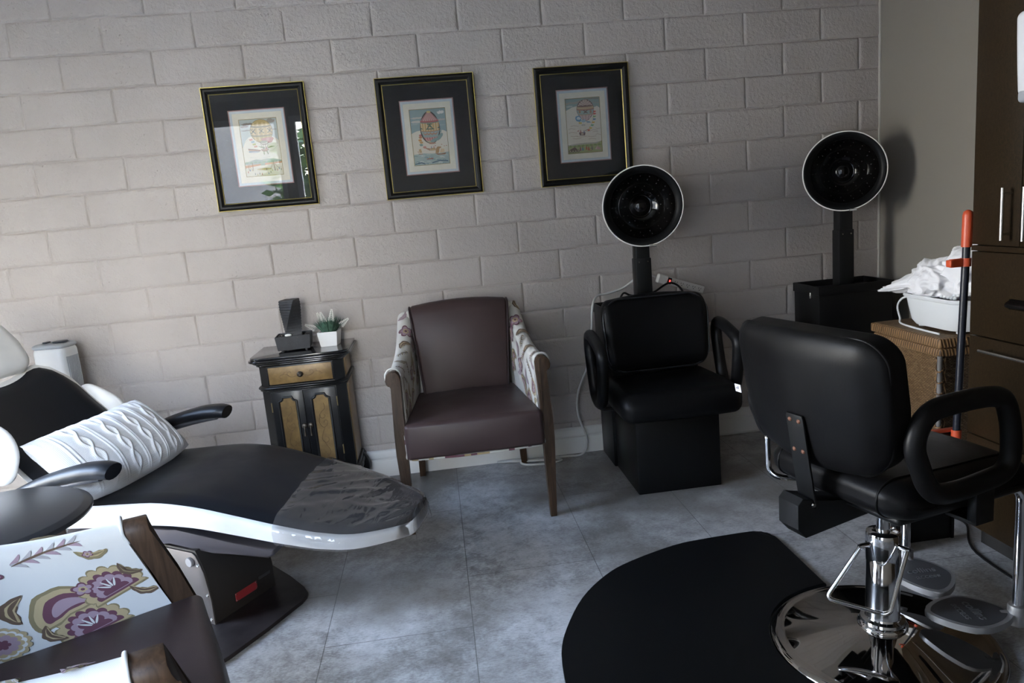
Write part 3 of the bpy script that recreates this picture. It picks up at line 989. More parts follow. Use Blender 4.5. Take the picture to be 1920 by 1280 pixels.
class Motif:
    """printed pattern: polygons laid on a parametric surface (part of the same mesh)"""
    def __init__(s, bm, S, wu, wv):
        s.bm, s.S, s.wu, s.wv = bm, S, wu, wv; s.k = 0
    def pt(s, u, v, off):
        e = 1e-3
        p = Vector(s.S(u, v)); du = Vector(s.S(u + e, v)) - p; dv = Vector(s.S(u, v + e)) - p
        n = du.cross(dv); n = n.normalized() if n.length else Vector((0, 0, 1))
        return p + n * off
    def blob(s, cu, cv, fn, mi, rings=3, n=30, sgn=1):
        s.k += 1
        off = sgn * (.0006 + .00005 * s.k)
        R = []
        for r in range(1, rings + 1):
            ring = []
            for i in range(n):
                x, y = fn(2 * pi * i / n)
                ring.append(s.bm.verts.new(s.pt(min(.995, max(.005, cu + x * r / rings / s.wu)), min(.995, max(.005, cv + y * r / rings / s.wv)), off)))
            R.append(ring)
        c = s.bm.verts.new(s.pt(min(.995, max(.005, cu)), min(.995, max(.005, cv)), off))
        fs = []
        for i in range(n):
            fs.append(s.bm.faces.new((c, R[0][i], R[0][(i + 1) % n])))
            for a, b in zip(R, R[1:]):
                fs.append(s.bm.faces.new((a[i], b[i], b[(i + 1) % n], a[(i + 1) % n])))
        for f in fs:
            f.material_index = mi
    def scallop(s, cu, cv, r, lobes, depth, rot, mi, sq=1.0, sgn=1, half=None):
        def fn(t):
            rr = r * (1 - depth + depth * abs(cos(lobes * t / 2)) ** .7)
            x, y = rr * cos(t), rr * sin(t) * sq
            if half is not None:
                x = max(x, -half * r)
            return x * cos(rot) - y * sin(rot), x * sin(rot) + y * cos(rot)
        s.blob(cu, cv, fn, mi, 3, max(36, lobes * 6), sgn)
    def leaf(s, cu, cv, L, W, rot, bend, mi, sgn=1, jag=0.):
        def fn(t):
            x = L * cos(t); y = W * sin(t) * (1 - .35 * cos(t)) * (1 + jag * cos(9 * t))
            y += bend * (x * x / L - L * .4)
            return x * cos(rot) - y * sin(rot), x * sin(rot) + y * cos(rot)
        s.blob(cu, cv, fn, mi, 3, 36, sgn)
    def flower(s, cu, cv, r, rot, sgn=1, kind=0):
        if kind == 0:      # big fan-shaped bloom
            s.scallop(cu, cv, r * 1.15, 16, .14, rot, 3, .86, sgn, .35)
            s.scallop(cu, cv, r * 1.08, 16, .12, rot, 4, .86, sgn, .3)
            s.scallop(cu, cv, r * .86, 14, .16, rot, 1, .84, sgn, .3)
            s.scallop(cu, cv, r * .70, 12, .12, rot, 2, .84, sgn, .25)
            s.scallop(cu, cv, r * .50, 7, .30, rot, 1, .86, sgn, .3)
            for a in (-.7, -.25, .2, .65):
                s.leaf(cu + (cos(rot + a) * r * .3) / s.wu, cv + (sin(rot + a) * r * .3) / s.wv, r * .20, r * .03, rot + a, 0, 0, sgn)
        elif kind == 1:    # five-petal blossom
            s.scallop(cu, cv, r, 5, .42, rot, 1, 1, sgn); s.scallop(cu, cv, r * .78, 5, .42, rot, 2, 1, sgn)
            s.scallop(cu, cv, r * .40, 5, .3, rot + .6, 4, 1, sgn); s.scallop(cu, cv, r * .18, 6, .1, 0, 1, 1, sgn)
        elif kind == 2:    # round scalloped medallion
            s.scallop(cu, cv, r, 15, .12, rot, 4, 1, sgn); s.scallop(cu, cv, r * .84, 15, .1, rot, 0, 1, sgn)
            s.scallop(cu, cv, r * .74, 12, .14, rot, 4, 1, sgn); s.scallop(cu, cv, r * .6, 10, .16, rot, 2, 1, sgn); s.scallop(cu, cv, r * .3, 6, .3, rot, 1, 1, sgn)
        else:              # paisley
            s.leaf(cu, cv, r * 1.15, r * .62, rot, .55, 3, sgn, .06); s.leaf(cu, cv, r * 1.02, r * .52, rot, .55, 4, sgn, .05)
            s.leaf(cu, cv, r * .80, r * .36, rot, .55, 1, sgn, .05); s.leaf(cu, cv, r * .55, r * .20, rot, .55, 2, sgn)
    def plume(s, cu, cv, L, rot, sgn=1, a=6, b=3):
        for i in range(6):
            f = -.8 + 1.6 * i / 5
            for sd in (-1, 1):
                s.leaf(cu + (cos(rot) * L * f - sin(rot) * sd * L * .13) / s.wu, cv + (sin(rot) * L * f + cos(rot) * sd * L * .13) / s.wv, L * .24, L * .07, rot + sd * .75, .2 * sd, a if (i + (sd > 0)) % 2 else b, sgn)
        s.leaf(cu, cv, L, L * .035, rot, .12, 5, sgn)
    def acanthus(s, cu, cv, L, rot, sgn=1, c=(5, 4)):
        s.leaf(cu, cv, L, L * .36, rot, .5, c[0], sgn, .14)
        s.leaf(cu - sin(rot) * L * .06 / s.wu, cv + cos(rot) * L * .06 / s.wv, L * .82, L * .20, rot, .5, c[1], sgn, .12)
        s.leaf(cu, cv, L * .8, L * .03, rot, .5, c[0], sgn)

ARM_TOP = [(0, .692), (.12, .694), (.3, .702), (.5, .722), (.68, .755), (.84, .805), (1, .862)]
def arm_surface(side):
    def S(u, v):
        zt = spl(ARM_TOP, u)
        y = -.318 + u * (.632)
        xi = .283 - .050 * min(1, u / .85) ** 1.15          # inner face
        xo = .338 - .036 * u                                 # outermost
        r = (xo - xi) / 2
        cx = xi + r
        rt = min(r, .04)
        if v < .46:                                           # inner face going up, slightly bowed inwards
            f = v / .46
            z = .36 + (zt - rt - .36) * f
            x = xi + .012 * (1 - f) ** 2 * 0 - .006 * sin(pi * f)
        elif v < .62:
            a = pi - pi * (v - .46) / .16
            x = cx + r * cos(a); z = zt - rt + rt * sin(a)
        else:
            f = (v - .62) / .38
            z = (zt - rt) + (.345 - (zt - rt)) * f
            fl = (1 - u)                                      # the front roll tucks back in below
            x = xo - .030 * fl * min(1, f * 6) - .004 * f
        rk = .075 * max(0, min(1, (z - .47) / .20)) * (1 - u)
        return (side * x, y + rk, z)
    return S

def make_armchair(label, loc, rz, seed):
    t = thing('armchair', label, 'armchair', loc, rz, 'plum and floral armchairs')
    # seat
    def seat_def(p):
        f = (p.y + .275) / .55
        k = 1 - .18 * max(0, min(1, f))
        z = p.z
        if z > 0:
            z += .026 * (1 - (p.x / .285) ** 2) * (1 - ((p.y) / .3) ** 2)
            z += .006 * max(0, -p.y / .275)
        y = p.y - (.014 * (1 - (p.x / .285) ** 2) * (1 - ((z) / .075) ** 2) if p.y < -.2 else 0)
        return (p.x * k, y, z)
    bm = NB(); rbox(bm, .288, .290, .073, (.018, .02, .016), 18, seat_def, T((0, -.090, .405)))
    obj('seat', bm, LEATHER_P, t, sharp=180)
    # floral piping round the lower front edge
    bm = NB()
    tube(bm, [(-.285, -.30, .455), (-.288, -.338, .43), (-.287, -.344, .36), (-.282, -.347, .331), (-.2, -.358, .327), (0, -.366, .326), (.2, -.358, .327), (.282, -.347, .331), (.287, -.344, .36), (.288, -.338, .43), (.285, -.30, .455)], .0048, 8, sm=8)
    r = random.Random(seed)
    for f in bm.faces:
        c = f.calc_center_median()
        q = noise.noise(Vector((c.x * 38 + seed, c.z * 38, 0)))
        f.material_index = 1 if q > .28 else (4 if q < -.32 else 0)
    obj('piping', bm, FAB, t, sharp=180)
    bm = NB(); box(bm, -.265, .265, -.30, .18, .318, .345, .004)
    obj('seat_rail', bm, FAB[0], t)
    # back cushion
    def back_def(p):
        f = (p.z + .235) / .47
        w = .205 + .036 * f
        x = p.x / .24 * w
        z = p.z + .020 * (1 - (x / .24) ** 2) * max(0, f)
        y = p.y - .022 * (1 - (p.x / .24) ** 2) * sin(pi * max(.02, min(1, f * .9 + .05))) * (1 if p.y < 0 else .2)
        y += .055 * max(0, f) ** 1.5 + (.05 * max(0, f - .72) ** 1.0 if p.y < 0 else 0) * 1.2
        return (x, y, z)
    bm = NB(); rbox(bm, .24, .055, .235, (.02, .035, .045), 18, back_def, T((0, .195, .655)))
    bk = obj('backrest', bm, LEATHER_P, t, sharp=180)
    for sd in (-1, 1):
        bm = NB()
        tube(bm, [(sd * .199, .140, .46), (sd * .214, .157, .62), (sd * .229, .182, .80), (sd * .236, .212, .868), (sd * .237, .25, .888), (sd * .235, .29, .882)], .0045, 8, sm=6)
        obj('back_piping', bm, leather('dark_piping', (.03, .018, .02), .4), bk, sharp=180)
    MATS['dark_piping'].node_tree.nodes['Principled BSDF'].inputs['Specular IOR Level'].default_value = .15
    # outer back, floral
    def shell(p):
        f = (p.z + .26) / .52
        return (p.x * (.93 + .07 * f), p.y + .03 * f, p.z + .012 * (1 - (p.x / .27) ** 2))
    bm = NB(); rbox(bm, .272, .028, .262, (.02, .02, .03), 10, shell, T((0, .285, .60)))
    obj('outer_back', bm, FAB[0], t, sharp=180)
    # arms with the printed pattern
    for sd in (-1, 1):
        S = arm_surface(sd)
        bm = NB()
        R = grid(bm, S, 30, 64)
        bm.faces.new([R[0][j] for j in range(65)]); bm.faces.new([R[30][j] for j in range(65)][::-1])
        bmesh.ops.recalc_face_normals(bm, faces=bm.faces[:])
        nrm = 1 if sd > 0 else -1
        e = 1e-3
        p0 = Vector(S(.5, .25)); n0 = (Vector(S(.5 + e, .25)) - p0).cross(Vector(S(.5, .25 + e)) - p0)
        sg = 1 if n0.x * sd < 0 else -1
        M_ = Motif(bm, S, .632, .95)
        rr = random.Random(seed * 3 + (sd > 0))
        if seed == 2 and sd > 0:
            # the inner face of the arm seen close up: composed after the photograph
            M_.flower(.24, .19, .075, 1.3, sg, 0); M_.flower(.275, .285, .078, 2.9, sg, 3); M_.flower(.125, .300, .072, 1.2, sg, 0)
            M_.flower(.215, .325, .024, .4, sg, 1); M_.acanthus(.045, .265, .032, .5, sg, (5, 4)); M_.acanthus(.055, .35, .030, .9, sg, (5, 3))
            M_.plume(.26, .475, .075, 2.9, sg, 6, 2); M_.acanthus(.13, .435, .034, .3, sg, (3, 4)); M_.flower(.14, .437, .012, 0, sg, 1)
            M_.acanthus(.43, .315, .046, 1.9, sg, (5, 4)); M_.acanthus(.365, .205, .032, 1.2, sg, (5, 4)); M_.flower(.485, .405, .034, .3, sg, 1); M_.flower(.44, .43, .022, .9, sg, 1)
            M_.flower(.50, .215, .052, .2, sg, 2); M_.flower(.52, .31, .030, .8, sg, 1); M_.plume(.64, .46, .07, .4, sg, 6, 2); M_.flower(.66, .30, .055, 0, sg, 0)
            M_.acanthus(.80, .40, .05, .8, sg, (5, 4)); M_.flower(.84, .27, .045, .8, sg, 3); M_.acanthus(.28, .60, .05, .2, sg, (3, 4)); M_.flower(.55, .62, .05, 0, sg, 2)
        else:
            spots = [(.07, .22, 5, .045), (.12, .31, 0, .055), (.06, .41, 5, .038), (.18, .40, 4, .062), (.24, .22, 0, .060), (.30, .32, 5, .048), (.34, .43, 4, .060), (.40, .24, 3, .050),
                     (.46, .36, 1, .044), (.52, .28, 5, .045), (.56, .43, 5, .045), (.64, .34, 3, .045), (.70, .26, 0, .045), (.74, .44, 1, .042), (.82, .35, 5, .042), (.90, .28, 2, .040), (.90, .45, 5, .040),
                     (.10, .50, 4, .050), (.27, .53, 5, .045), (.45, .51, 4, .055), (.62, .53, 5, .050), (.80, .52, 1, .042), (.93, .55, 5, .035),
                     (.15, .72, 0, .06), (.45, .75, 3, .06), (.75, .72, 4, .06), (.3, .88, 5, .05), (.62, .9, 2, .05), (.9, .8, 5, .05)]
            for (u, v, kd, rad) in spots:
                u += rr.uniform(-.03, .03); v += rr.uniform(-.02, .02); ro = rr.uniform(0, 6.28)
                if kd <= 3:
                    M_.flower(u, v, rad, ro, sg, kd)
                elif kd == 4:
                    M_.plume(u, v, rad, ro, sg, rr.choice((6, 2)), 3)
                else:
                    M_.acanthus(u, v, rad, ro, sg, rr.choice(((5, 4), (3, 4), (2, 6), (3, 6))))
        obj('arm', bm, FAB, t, sharp=60, recalc=False)
    # walnut front posts with a scrolled head
    P = [(.284, .64), (.284, .667), (.290, .682), (.302, .693), (.316, .694), (.332, .688), (.343, .676), (.347, .660), (.343, .645), (.336, .638), (.327, .640), (.326, .630),
         (.327, .55), (.329, .45), (.330, .36), (.326, .25), (.320, .10), (.317, 0), (.290, 0), (.288, .1), (.284, .25), (.283, .36), (.284, .45), (.285, .55)]
    for sd in (-1, 1):
        bm = NB()
        pts = [(sd * x, z) for x, z in P]
        if sd < 0:
            pts.reverse()
        prism(bm, pts, .050, T((0, -.322, 0), rx=pi / 2), .003, 2)
        for v in bm.verts:
            # legs are tapered and swept a little below the seat
            if v.co.z < .36:
                f = 1 - v.co.z / .36
                v.co.y = -.347 + (v.co.y + .347) * (1 - .28 * f) + .012 * f
            v.co.y += .075 * max(0, min(1, (v.co.z - .47) / .20))
        obj('front_leg', bm, WALNUT, t, sharp=30)
        bm = NB()
        rings = []
        for z, w, cx, cy in ((.335, .021, .252, .315), (.2, .019, .258, .330), (0, .015, .266, .352)):
            rings.append([bm.verts.new((sd * cx + a * w, cy + b * w, z)) for a, b in ((-1, -1), (1, -1), (1, 1), (-1, 1))])
        for a, b in zip(rings, rings[1:]):
            for j in range(4):
                bm.faces.new((a[j], a[(j + 1) % 4], b[(j + 1) % 4], b[j]))
        bm.faces.new(rings[0]); bm.faces.new(rings[-1])
        obj('rear_leg', bm, WALNUT, t, smooth=False)
        bm = NB()
        for zz in (.672,):
            tube(bm, [(sd * (.284 + .002), -.3175, .645), (sd * .286, -.3175, .672), (sd * .300, -.3175, .694), (sd * .318, -.3175, .699), (sd * .336, -.3175, .692), (sd * .348, -.3175, .672), (sd * .346, -.3175, .65)], .0042, 8, sm=5)
        for v in bm.verts:
            v.co.y += .075 * max(0, min(1, (v.co.z - .47) / .20))
        obj('arm_piping', bm, FAB[0], t, sharp=180)
    return t
make_armchair('plum leather armchair with floral arms standing between the gold-panelled chest and the hair dryers', (1.892, -.42, 0), 0, 1)
make_armchair('plum leather armchair with floral arms beside the round black table, turned side-on', (.925, -2.405, 0), radians(112.6), 2)

# ================================================================ black and gold chest
LACQ = mat('black_lacquer', (.005, .005, .0055), .34, spec=.32, coat=.12, coatr=.12)
LACQT = mat('black_lacquer_top', (.006, .006, .007), .16, spec=.4, coat=.5, coatr=.06)
def goldpanel():
    k = NT('gold_panel'); p = k.p
    v = k.co()
    n = k.noise(v, 9, 5, .65)
    n2 = k.noise(v, 60, 3)
    a = k.math('ADD', k.math('MULTIPLY', n, .8), k.math('MULTIPLY', n2, .2))
    k.l.new(k.ramp(a, [(.35, (.12, .068, .021)), (.6, (.235, .143, .050)), (.75, (.28, .18, .07))]), p.inputs['Base Color'])
    p.inputs['Roughness'].default_value = .38; p.inputs['Metallic'].default_value = .15
    return k.m
GOLDP = goldpanel()
SCROLL = mat('painted_scroll', (.13, .07, .028), .5)
BRONZE = mat('dark_bronze', (.09, .075, .06), .35, .9)
chest = thing('accent_chest', 'black lacquer chest with gold panels, one drawer and two doors, against the block wall', 'chest', (1.135, -.17, 0))
def octo(w, d, c, cb=0):
    """plan outline with canted front corners; front is -y"""
    return [(-w, d), (-w, -d + c), (-w + c, -d), (w - c, -d), (w, -d + c), (w, d)]
def slab(bm, w, d, c, z0, z1, bev=.003, seg=2, sc=1.0):
    prism(bm, octo(w, d, c), z1 - z0, T((0, 0, z0)), bev, seg)
bm = NB(); slab(bm, .192, .150, .042, .165, .715, .002)
obj('body', bm, LACQ, chest)
# moulded top with a serpentine cant
def cantop(w, d, c):
    return [(-w, d), (-w, -d + c)] + [(-w + c * (1 - cos(a)) * .9, -d + c - c * sin(a) * .9) for a in (.5, .9, 1.2)] + [(-w + c, -d), (w - c, -d)] + [(w - c * (1 - cos(a)) * .9, -d + c - c * sin(a) * .9) for a in (1.2, .9, .5)] + [(w, -d + c), (w, d)]
bm = NB()
for w, d, z0, z1, bv in ((.205, .158, .700, .712, .004), (.216, .166, .711, .722, .005), (.232, .176, .721, .733, .0055), (.224, .170, .732, .744, .003)):
    prism(bm, cantop(w, d, .05), z1 - z0, T((0, 0, z0)), bv, 3)
obj('top', bm, LACQT, chest, sharp=40)
# waist moulding
bm = NB()
for w, d, z0, z1, bv in ((.205, .160, .588, .604, .0075), (.199, .155, .580, .590, .003)):
    prism(bm, octo(w, d, .044), z1 - z0, T((0, 0, z0)), bv, 4)
obj('waist_moulding', bm, LACQ, chest, sharp=50)
# base mouldings and scrolled feet
bm = NB()
for w, d, z0, z1, bv in ((.203, .158, .150, .168, .005), (.212, .165, .130, .152, .008), (.206, .160, .108, .132, .004)):
    prism(bm, octo(w, d, .046), z1 - z0, T((0, 0, z0)), bv, 3)
obj('base_moulding', bm, LACQ, chest, sharp=50)
for sx in (-1, 1):
    for (y, rot) in ((-.115, .6), (.10, 0)):
        bm = NB()
        tube(bm, [(0, 0, .15), (.020, 0, .125), (.030, 0, .09), (.020, 0, .05), (.022, 0, .02), (.038, 0, .004)], [.030, .034, .030, .019, .015, .013], 12, sm=5)
        for v in bm.verts:
            v.co.z = max(v.co.z, 0)
        M_ = T((sx * .175, y, 0), rz=(0 if sx > 0 else pi) - sx * rot)
        bmesh.ops.transform(bm, matrix=M_, verts=bm.verts[:])
        obj('foot', bm, LACQ, chest, sharp=60)
bm = NB()
prism(bm, [(-.14, 0), (-.12, -.03), (-.07, -.045), (0, -.03), (.07, -.045), (.12, -.03), (.14, 0)][::-1], .012, T((0, -.150, .118), rx=pi / 2), .002)
obj('apron', bm, LACQ, chest)
def scrolls(bm, pts_list, r):
    for pts in pts_list:
        tube(bm, pts, r, 5, sm=6)
# drawer
bm = NB(); box(bm, -.150, .150, -.157, -.145, .608, .701, .003)
dr = obj('drawer', bm, LACQ, chest)
bm = NB(); box(bm, -.143, .143, -.1595, -.150, .615, .694, .0015)
dp = obj('drawer_panel', bm, GOLDP, dr)
for sd in (-1, 1):
    bm = NB()
    scrolls(bm, [[(sd * a, -.1596, .655 + b) for a, b in ((.018, -.008), (.04, -.012), (.058, -.002), (.056, .010), (.046, .014), (.042, .006))],
                 [(sd * a, -.1596, .655 + b) for a, b in ((.045, -.012), (.065, .004), (.085, .002), (.098, -.008), (.088, -.012))],
                 [(sd * a, -.1596, .655 + b) for a, b in ((.075, .003), (.072, .013), (.064, .014))]], .0008)
    obj('painted_scroll', bm, SCROLL, dr, sharp=180)
bm = NB(); lathe(bm, [(0, .022), (.006, .022), (.0125, .019), (.0135, .015), (.010, .011), (.005, .008), (.005, .001), (.011, 0)], 20, T((0, -.1595, .655), rx=pi / 2))
lathe(bm, [(.004, .0235), (.006, .0245), (.008, .0225)], 16, T((0, -.1595, .655), rx=pi / 2))
obj('knob', bm, BRONZE, dr, sharp=60)
# doors
def cartouche(w, h, c):
    n = 4
    pts = []
    for (sx, sz) in ((1, 1), (-1, 1), (-1, -1), (1, -1)):
        cx, cz = sx * w / 2, sz * h / 2
        arc = [(cx - sx * c * (cos(a)), cz - sz * c * sin(a)) for a in [pi / 2 * k / n for k in range(n + 1)]]
        if sx * sz < 0:
            arc = arc[::-1]
        # arc from the horizontal edge end to the vertical edge end (concave corner)
        pts += arc[::-1] if sx * sz > 0 and False else arc
    return pts
for sd in (-1, 1):
    bm = NB(); box(bm, sd * .0745 - .0725, sd * .0745 + .0725, -.158, -.146, .176, .577, .0025)
    d = obj('door', bm, LACQ, chest)
    w, h = .068, .330
    def corner_pts(w, h, c, n=5):
        out = []
        for (cx, cz, a0) in ((w / 2, h / 2, 270), (-w / 2, h / 2, 360), (-w / 2, -h / 2, 90), (w / 2, -h / 2, 180)):
            for k in range(n + 1):
                a = radians(a0 - 90 * k / n)
                out.append((cx + c * cos(a), cz + c * sin(a)))
        return out
    o_ = corner_pts(w + .012, h + .012, .019); i_ = corner_pts(w, h, .017)
    bm = NB(); prism(bm, i_, .003, T((sd * .0745, -.1575, .380), rx=pi / 2), 0)
    obj('door_panel', bm, GOLDP, d, smooth=False)
    bm = NB()
    rim = [(sd * .0745 + x, -.160, .380 + z) for x, z in o_]
    tube(bm, rim, .0048, 8, closed=True, up=(0, -1, 0))
    obj('panel_moulding', bm, LACQ, d, sharp=70)
    bm = NB()
    cx = sd * .0745
    scrolls(bm, [[(cx + a, -.1606, .380 + b) for a, b in ((.010, .125), (.012, .10), (-.004, .085), (-.016, .066), (-.004, .052), (.010, .060), (.006, .070))],
                 [(cx + a, -.1606, .380 + b) for a, b in ((-.012, .070), (-.020, .035), (-.006, .010), (.012, .016), (.018, .036), (.006, .042), (.000, .030))],
                 [(cx + a, -.1606, .380 + b) for a, b in ((.004, .012), (-.010, -.020), (-.016, -.050), (.000, -.066), (.014, -.055), (.010, -.040))],
                 [(cx + a, -.1606, .380 + b) for a, b in ((-.012, -.056), (.004, -.085), (.014, -.110), (.004, -.128), (-.006, -.118))]], .0009)
    obj('painted_scroll', bm, SCROLL, d, sharp=180)
    bm = NB(); lathe(bm, [(0, .008), (.006, .0075), (.0125, .004), (.0135, 0)], 18, T((sd * .014, -.158, .405), rx=pi / 2))
    tube(bm, [(sd * .014, -.164, .402), (sd * .014, -.169, .39), (sd * .014, -.168, .375), (sd * .014, -.168, .358)], [.0035, .003, .004, .0062], 10, sm=4)
    obj('drop_pull', bm, BRONZE, d, sharp=60)
    for z in (.485, .25):
        bm = NB(); tube(bm, [(sd * .1485, -.157, z), (sd * .1485, -.157, z + .045)], .0028, 8)
        obj('hinge', bm, mat('old_brass', (.28, .21, .10), .4, .8), d)
# gold side panels
for sd in (-1, 1):
    for z0, z1 in ((.612, .694), (.185, .572)):
        bm = NB(); box(bm, sd * .194 - .002, sd * .194 + .002, -.085, .115, z0, z1, .001)
        obj('side_panel', bm, GOLDP, chest)

# ================================================================ tabletop fountain on the chest
SLATE = mat('black_slate', (.020, .021, .024), .55, bump=(45, .35, .003), var=(20, .35))
ft = thing('tabletop_fountain', 'black tabletop fountain with a twisted ridged tower, on the chest', 'fountain', (1.098, -.165, .744), radians(4))
bm = NB()
def tub(bm, w0, d0, w1, d1, z0, z1, th, bev=.003):
    o0 = [bm.verts.new((a * w0, b * d0, z0)) for a, b in ((-1, -1), (1, -1), (1, 1), (-1, 1))]
    o1 = [bm.verts.new((a * w1, b * d1, z1)) for a, b in ((-1, -1), (1, -1), (1, 1), (-1, 1))]
    i1 = [bm.verts.new((a * (w1 - th), b * (d1 - th), z1)) for a, b in ((-1, -1), (1, -1), (1, 1), (-1, 1))]
    i0 = [bm.verts.new((a * (w0 - th), b * (d0 - th), z0 + th)) for a, b in ((-1, -1), (1, -1), (1, 1), (-1, 1))]
    fs = [bm.faces.new(o0[::-1]), bm.faces.new(i0)]
    for A, B in ((o0, o1), (o1, i1), (i1, i0)):
        for j in range(4):
            fs.append(bm.faces.new((A[j], A[(j + 1) % 4], B[(j + 1) % 4], B[j])))
    if bev:
        es = list({e for f in fs for e in f.edges})
        bmesh.ops.bevel(bm, geom=es, offset=bev, segments=2, affect='EDGES')
tub(bm, .074, .060, .081, .067, .008, .074, .006, .0015)
obj('basin', bm, SLATE, ft)
for sx in (-1, 1):
    for sy in (-1, 1):
        bm = NB(); lathe(bm, [(0, 0), (.006, 0), (.007, .009), (0, .009)], 10, T((sx * .055, sy * .045, 0)))
        obj('foot', bm, SLATE, ft)
bm = NB()
NZ = 60
rings = []
for i in range(NZ + 1):
    f = i / NZ
    z = .05 + f * .190
    a = -.1 + f * 1.45
    wx, wy = .040, .034
    k = 1 - .16 * sin(pi * min(1, f * 1.05)) ** 1.2
    rib = (1 + .035 * (1 if (i // 2) % 2 else 0))
    ring = []
    for (px, py) in ((-1, -1), (-.33, -1), (.33, -1), (1, -1), (1, -.33), (1, .33), (1, 1), (.33, 1), (-.33, 1), (-1, 1), (-1, .33), (-1, -.33)):
        x, y = px * wx * k * rib, py * wy * k * rib
        ring.append(bm.verts.new((x * cos(a) - y * sin(a), x * sin(a) + y * cos(a), z + (.004 * noise.noise(Vector((px, py, 1))) if i == NZ else 0))))
    rings.append(ring)
for a, b in zip(rings, rings[1:]):
    for j in range(12):
        bm.faces.new((a[j], a[(j + 1) % 12], b[(j + 1) % 12], b[j]))
bm.faces.new(rings[-1]); bm.faces.new(rings[0][::-1])
obj('tower', bm, SLATE, ft, sharp=30)
bm = NB()
rn = random.Random(2)
for i in range(90):
    x, y = rn.uniform(-.072, .072), rn.uniform(-.060, .060)
    if abs(x) < .045 and abs(y) < .04:
        continue
    r = rn.uniform(.005, .008)
    mi = 0 if rn.random() < .75 else 1
    n0 = len(bm.faces)
    res = bmesh.ops.create_icosphere(bm, subdivisions=1, radius=1, matrix=T((x, y, .062 + rn.uniform(0, .006)), rz=rn.uniform(0, 3)) @ Matrix.Diagonal((r * 1.3, r, r * .7, 1)))
    bm.faces.ensure_lookup_table()
    for f in bm.faces[n0:]:
        f.material_index = mi
pb = obj('pebbles', bm, [mat('dark_pebble', (.02, .018, .018), .3), mat('brown_pebble', (.11, .085, .06), .4)], None, sharp=180, kind='stuff')
tag(pb, 'small dark pebbles filling the basin of the tabletop fountain', 'pebbles')
pb.location = (1.098, -.165, .744)
bm = NB(); bmesh.ops.create_icosphere(bm, subdivisions=3, radius=1, matrix=Matrix.Diagonal((.016, .010, .007, 1)))
ws = obj('pebble', bm, mat('white_pebble', (.75, .73, .68), .4), None, sharp=180)
ws.location = (1.083, -.222, .822); tag(ws, 'single white pebble at the front edge of the black fountain', 'pebble')

# ================================================================ potted white lavender
pl = thing('potted_plant', 'white square pot of artificial lavender with white flower spikes, on the chest', 'plant', (1.262, -.15, .744), radians(-6))
k_ = NT('white_ceramic_mesh'); k_.p.inputs['Base Color'].default_value = (.74, .73, .71, 1); k_.p.inputs['Roughness'].default_value = .45
br = k_.new('TexBrick'); k_.l.new(k_.co(scale=(1, 1, 1), rot=(pi / 2, 0, 0)), br.inputs[0]); br.offset = 0
br.inputs['Scale'].default_value = 1; br.inputs['Brick Width'].default_value = .0045; br.inputs['Row Height'].default_value = .0045; br.inputs['Mortar Size'].default_value = .0008
k_.bump(br.outputs['Fac'], -.5 if False else .4, .0012)
bm = NB(); tub(bm, .039, .039, .048, .048, 0, .070, .006, .0015)
obj('pot', bm, k_.m, pl)
bm = NB(); box(bm, -.040, .040, -.040, .040, .052, .058)
obj('soil', bm, mat('pot_filler', (.09, .08, .05), .9), pl, smooth=False)
GREEN = mat('sage_leaf', (.075, .155, .105), .55, var=(40, .4))
rn = random.Random(11)
bm = NB()
for i in range(230):
    a = rn.uniform(0, 2 * pi); r0 = .032 * sqrt(rn.random()); lean = rn.uniform(.02, .72)
    L = rn.uniform(.055, .092)
    b = Vector((r0 * cos(a), r0 * sin(a), .057)); d = Vector((sin(lean) * cos(a), sin(lean) * sin(a), cos(lean)))
    sd = d.cross(Vector((0, 0, 1))).normalized() * .0024
    mid = b + d * L * .55 + Vector((0, 0, .004)); tip = b + d * L
    q = [bm.verts.new(p) for p in (b - sd * .6, b + sd * .6, mid + sd, tip, mid - sd)]
    bm.faces.new(q)
obj('foliage', bm, GREEN, pl, recalc=False)
WHITE_FL = mat('white_blossom', (.80, .78, .72), .7)
for (dx, dy, lz, ln) in ((-.062, -.01, .098, .050), (-.030, .012, .120, .052), (-.014, -.014, .126, .048), (.018, -.012, .128, .056), (.060, -.006, .104, .050)):
    bm = NB()
    base = Vector((dx * .35, dy * .35, .07)); st = Vector((dx, dy, lz - .012)); tip = st + (st - base).normalized() * ln * .9 + Vector((0, 0, .006))
    tube(bm, [base, (base + st) / 2 + Vector((0, 0, .006)), st, tip], .0011, 6, sm=3, mi=1)
    ax = (tip - st); L = ax.length; ax.normalize()
    u = ax.orthogonal().normalized(); w = ax.cross(u)
    for i in range(12):
        f = i / 11
        rad = .0118 * (1 - .70 * f)
        for j in range(6):
            a = j * pi / 3 + (i % 2) * pi / 6
            dirv = (u * cos(a) + w * sin(a))
            c = st + ax * (L * f) + dirv * rad * .7
            e = c + dirv * rad * .75 + ax * .0035
            s2 = dirv.cross(ax) * .0036
            m = (c + e) / 2
            q = [bm.verts.new(p) for p in (c, m + s2, e, m - s2)]
            bm.faces.new(q)
            q = [bm.verts.new(p) for p in (c + ax * .002, m + ax * .0024 + s2 * .2, e + ax * .003, m - ax * .002)]
            bm.faces.new(q)
    obj('flower_spike', bm, [WHITE_FL, GREEN], pl, recalc=False)

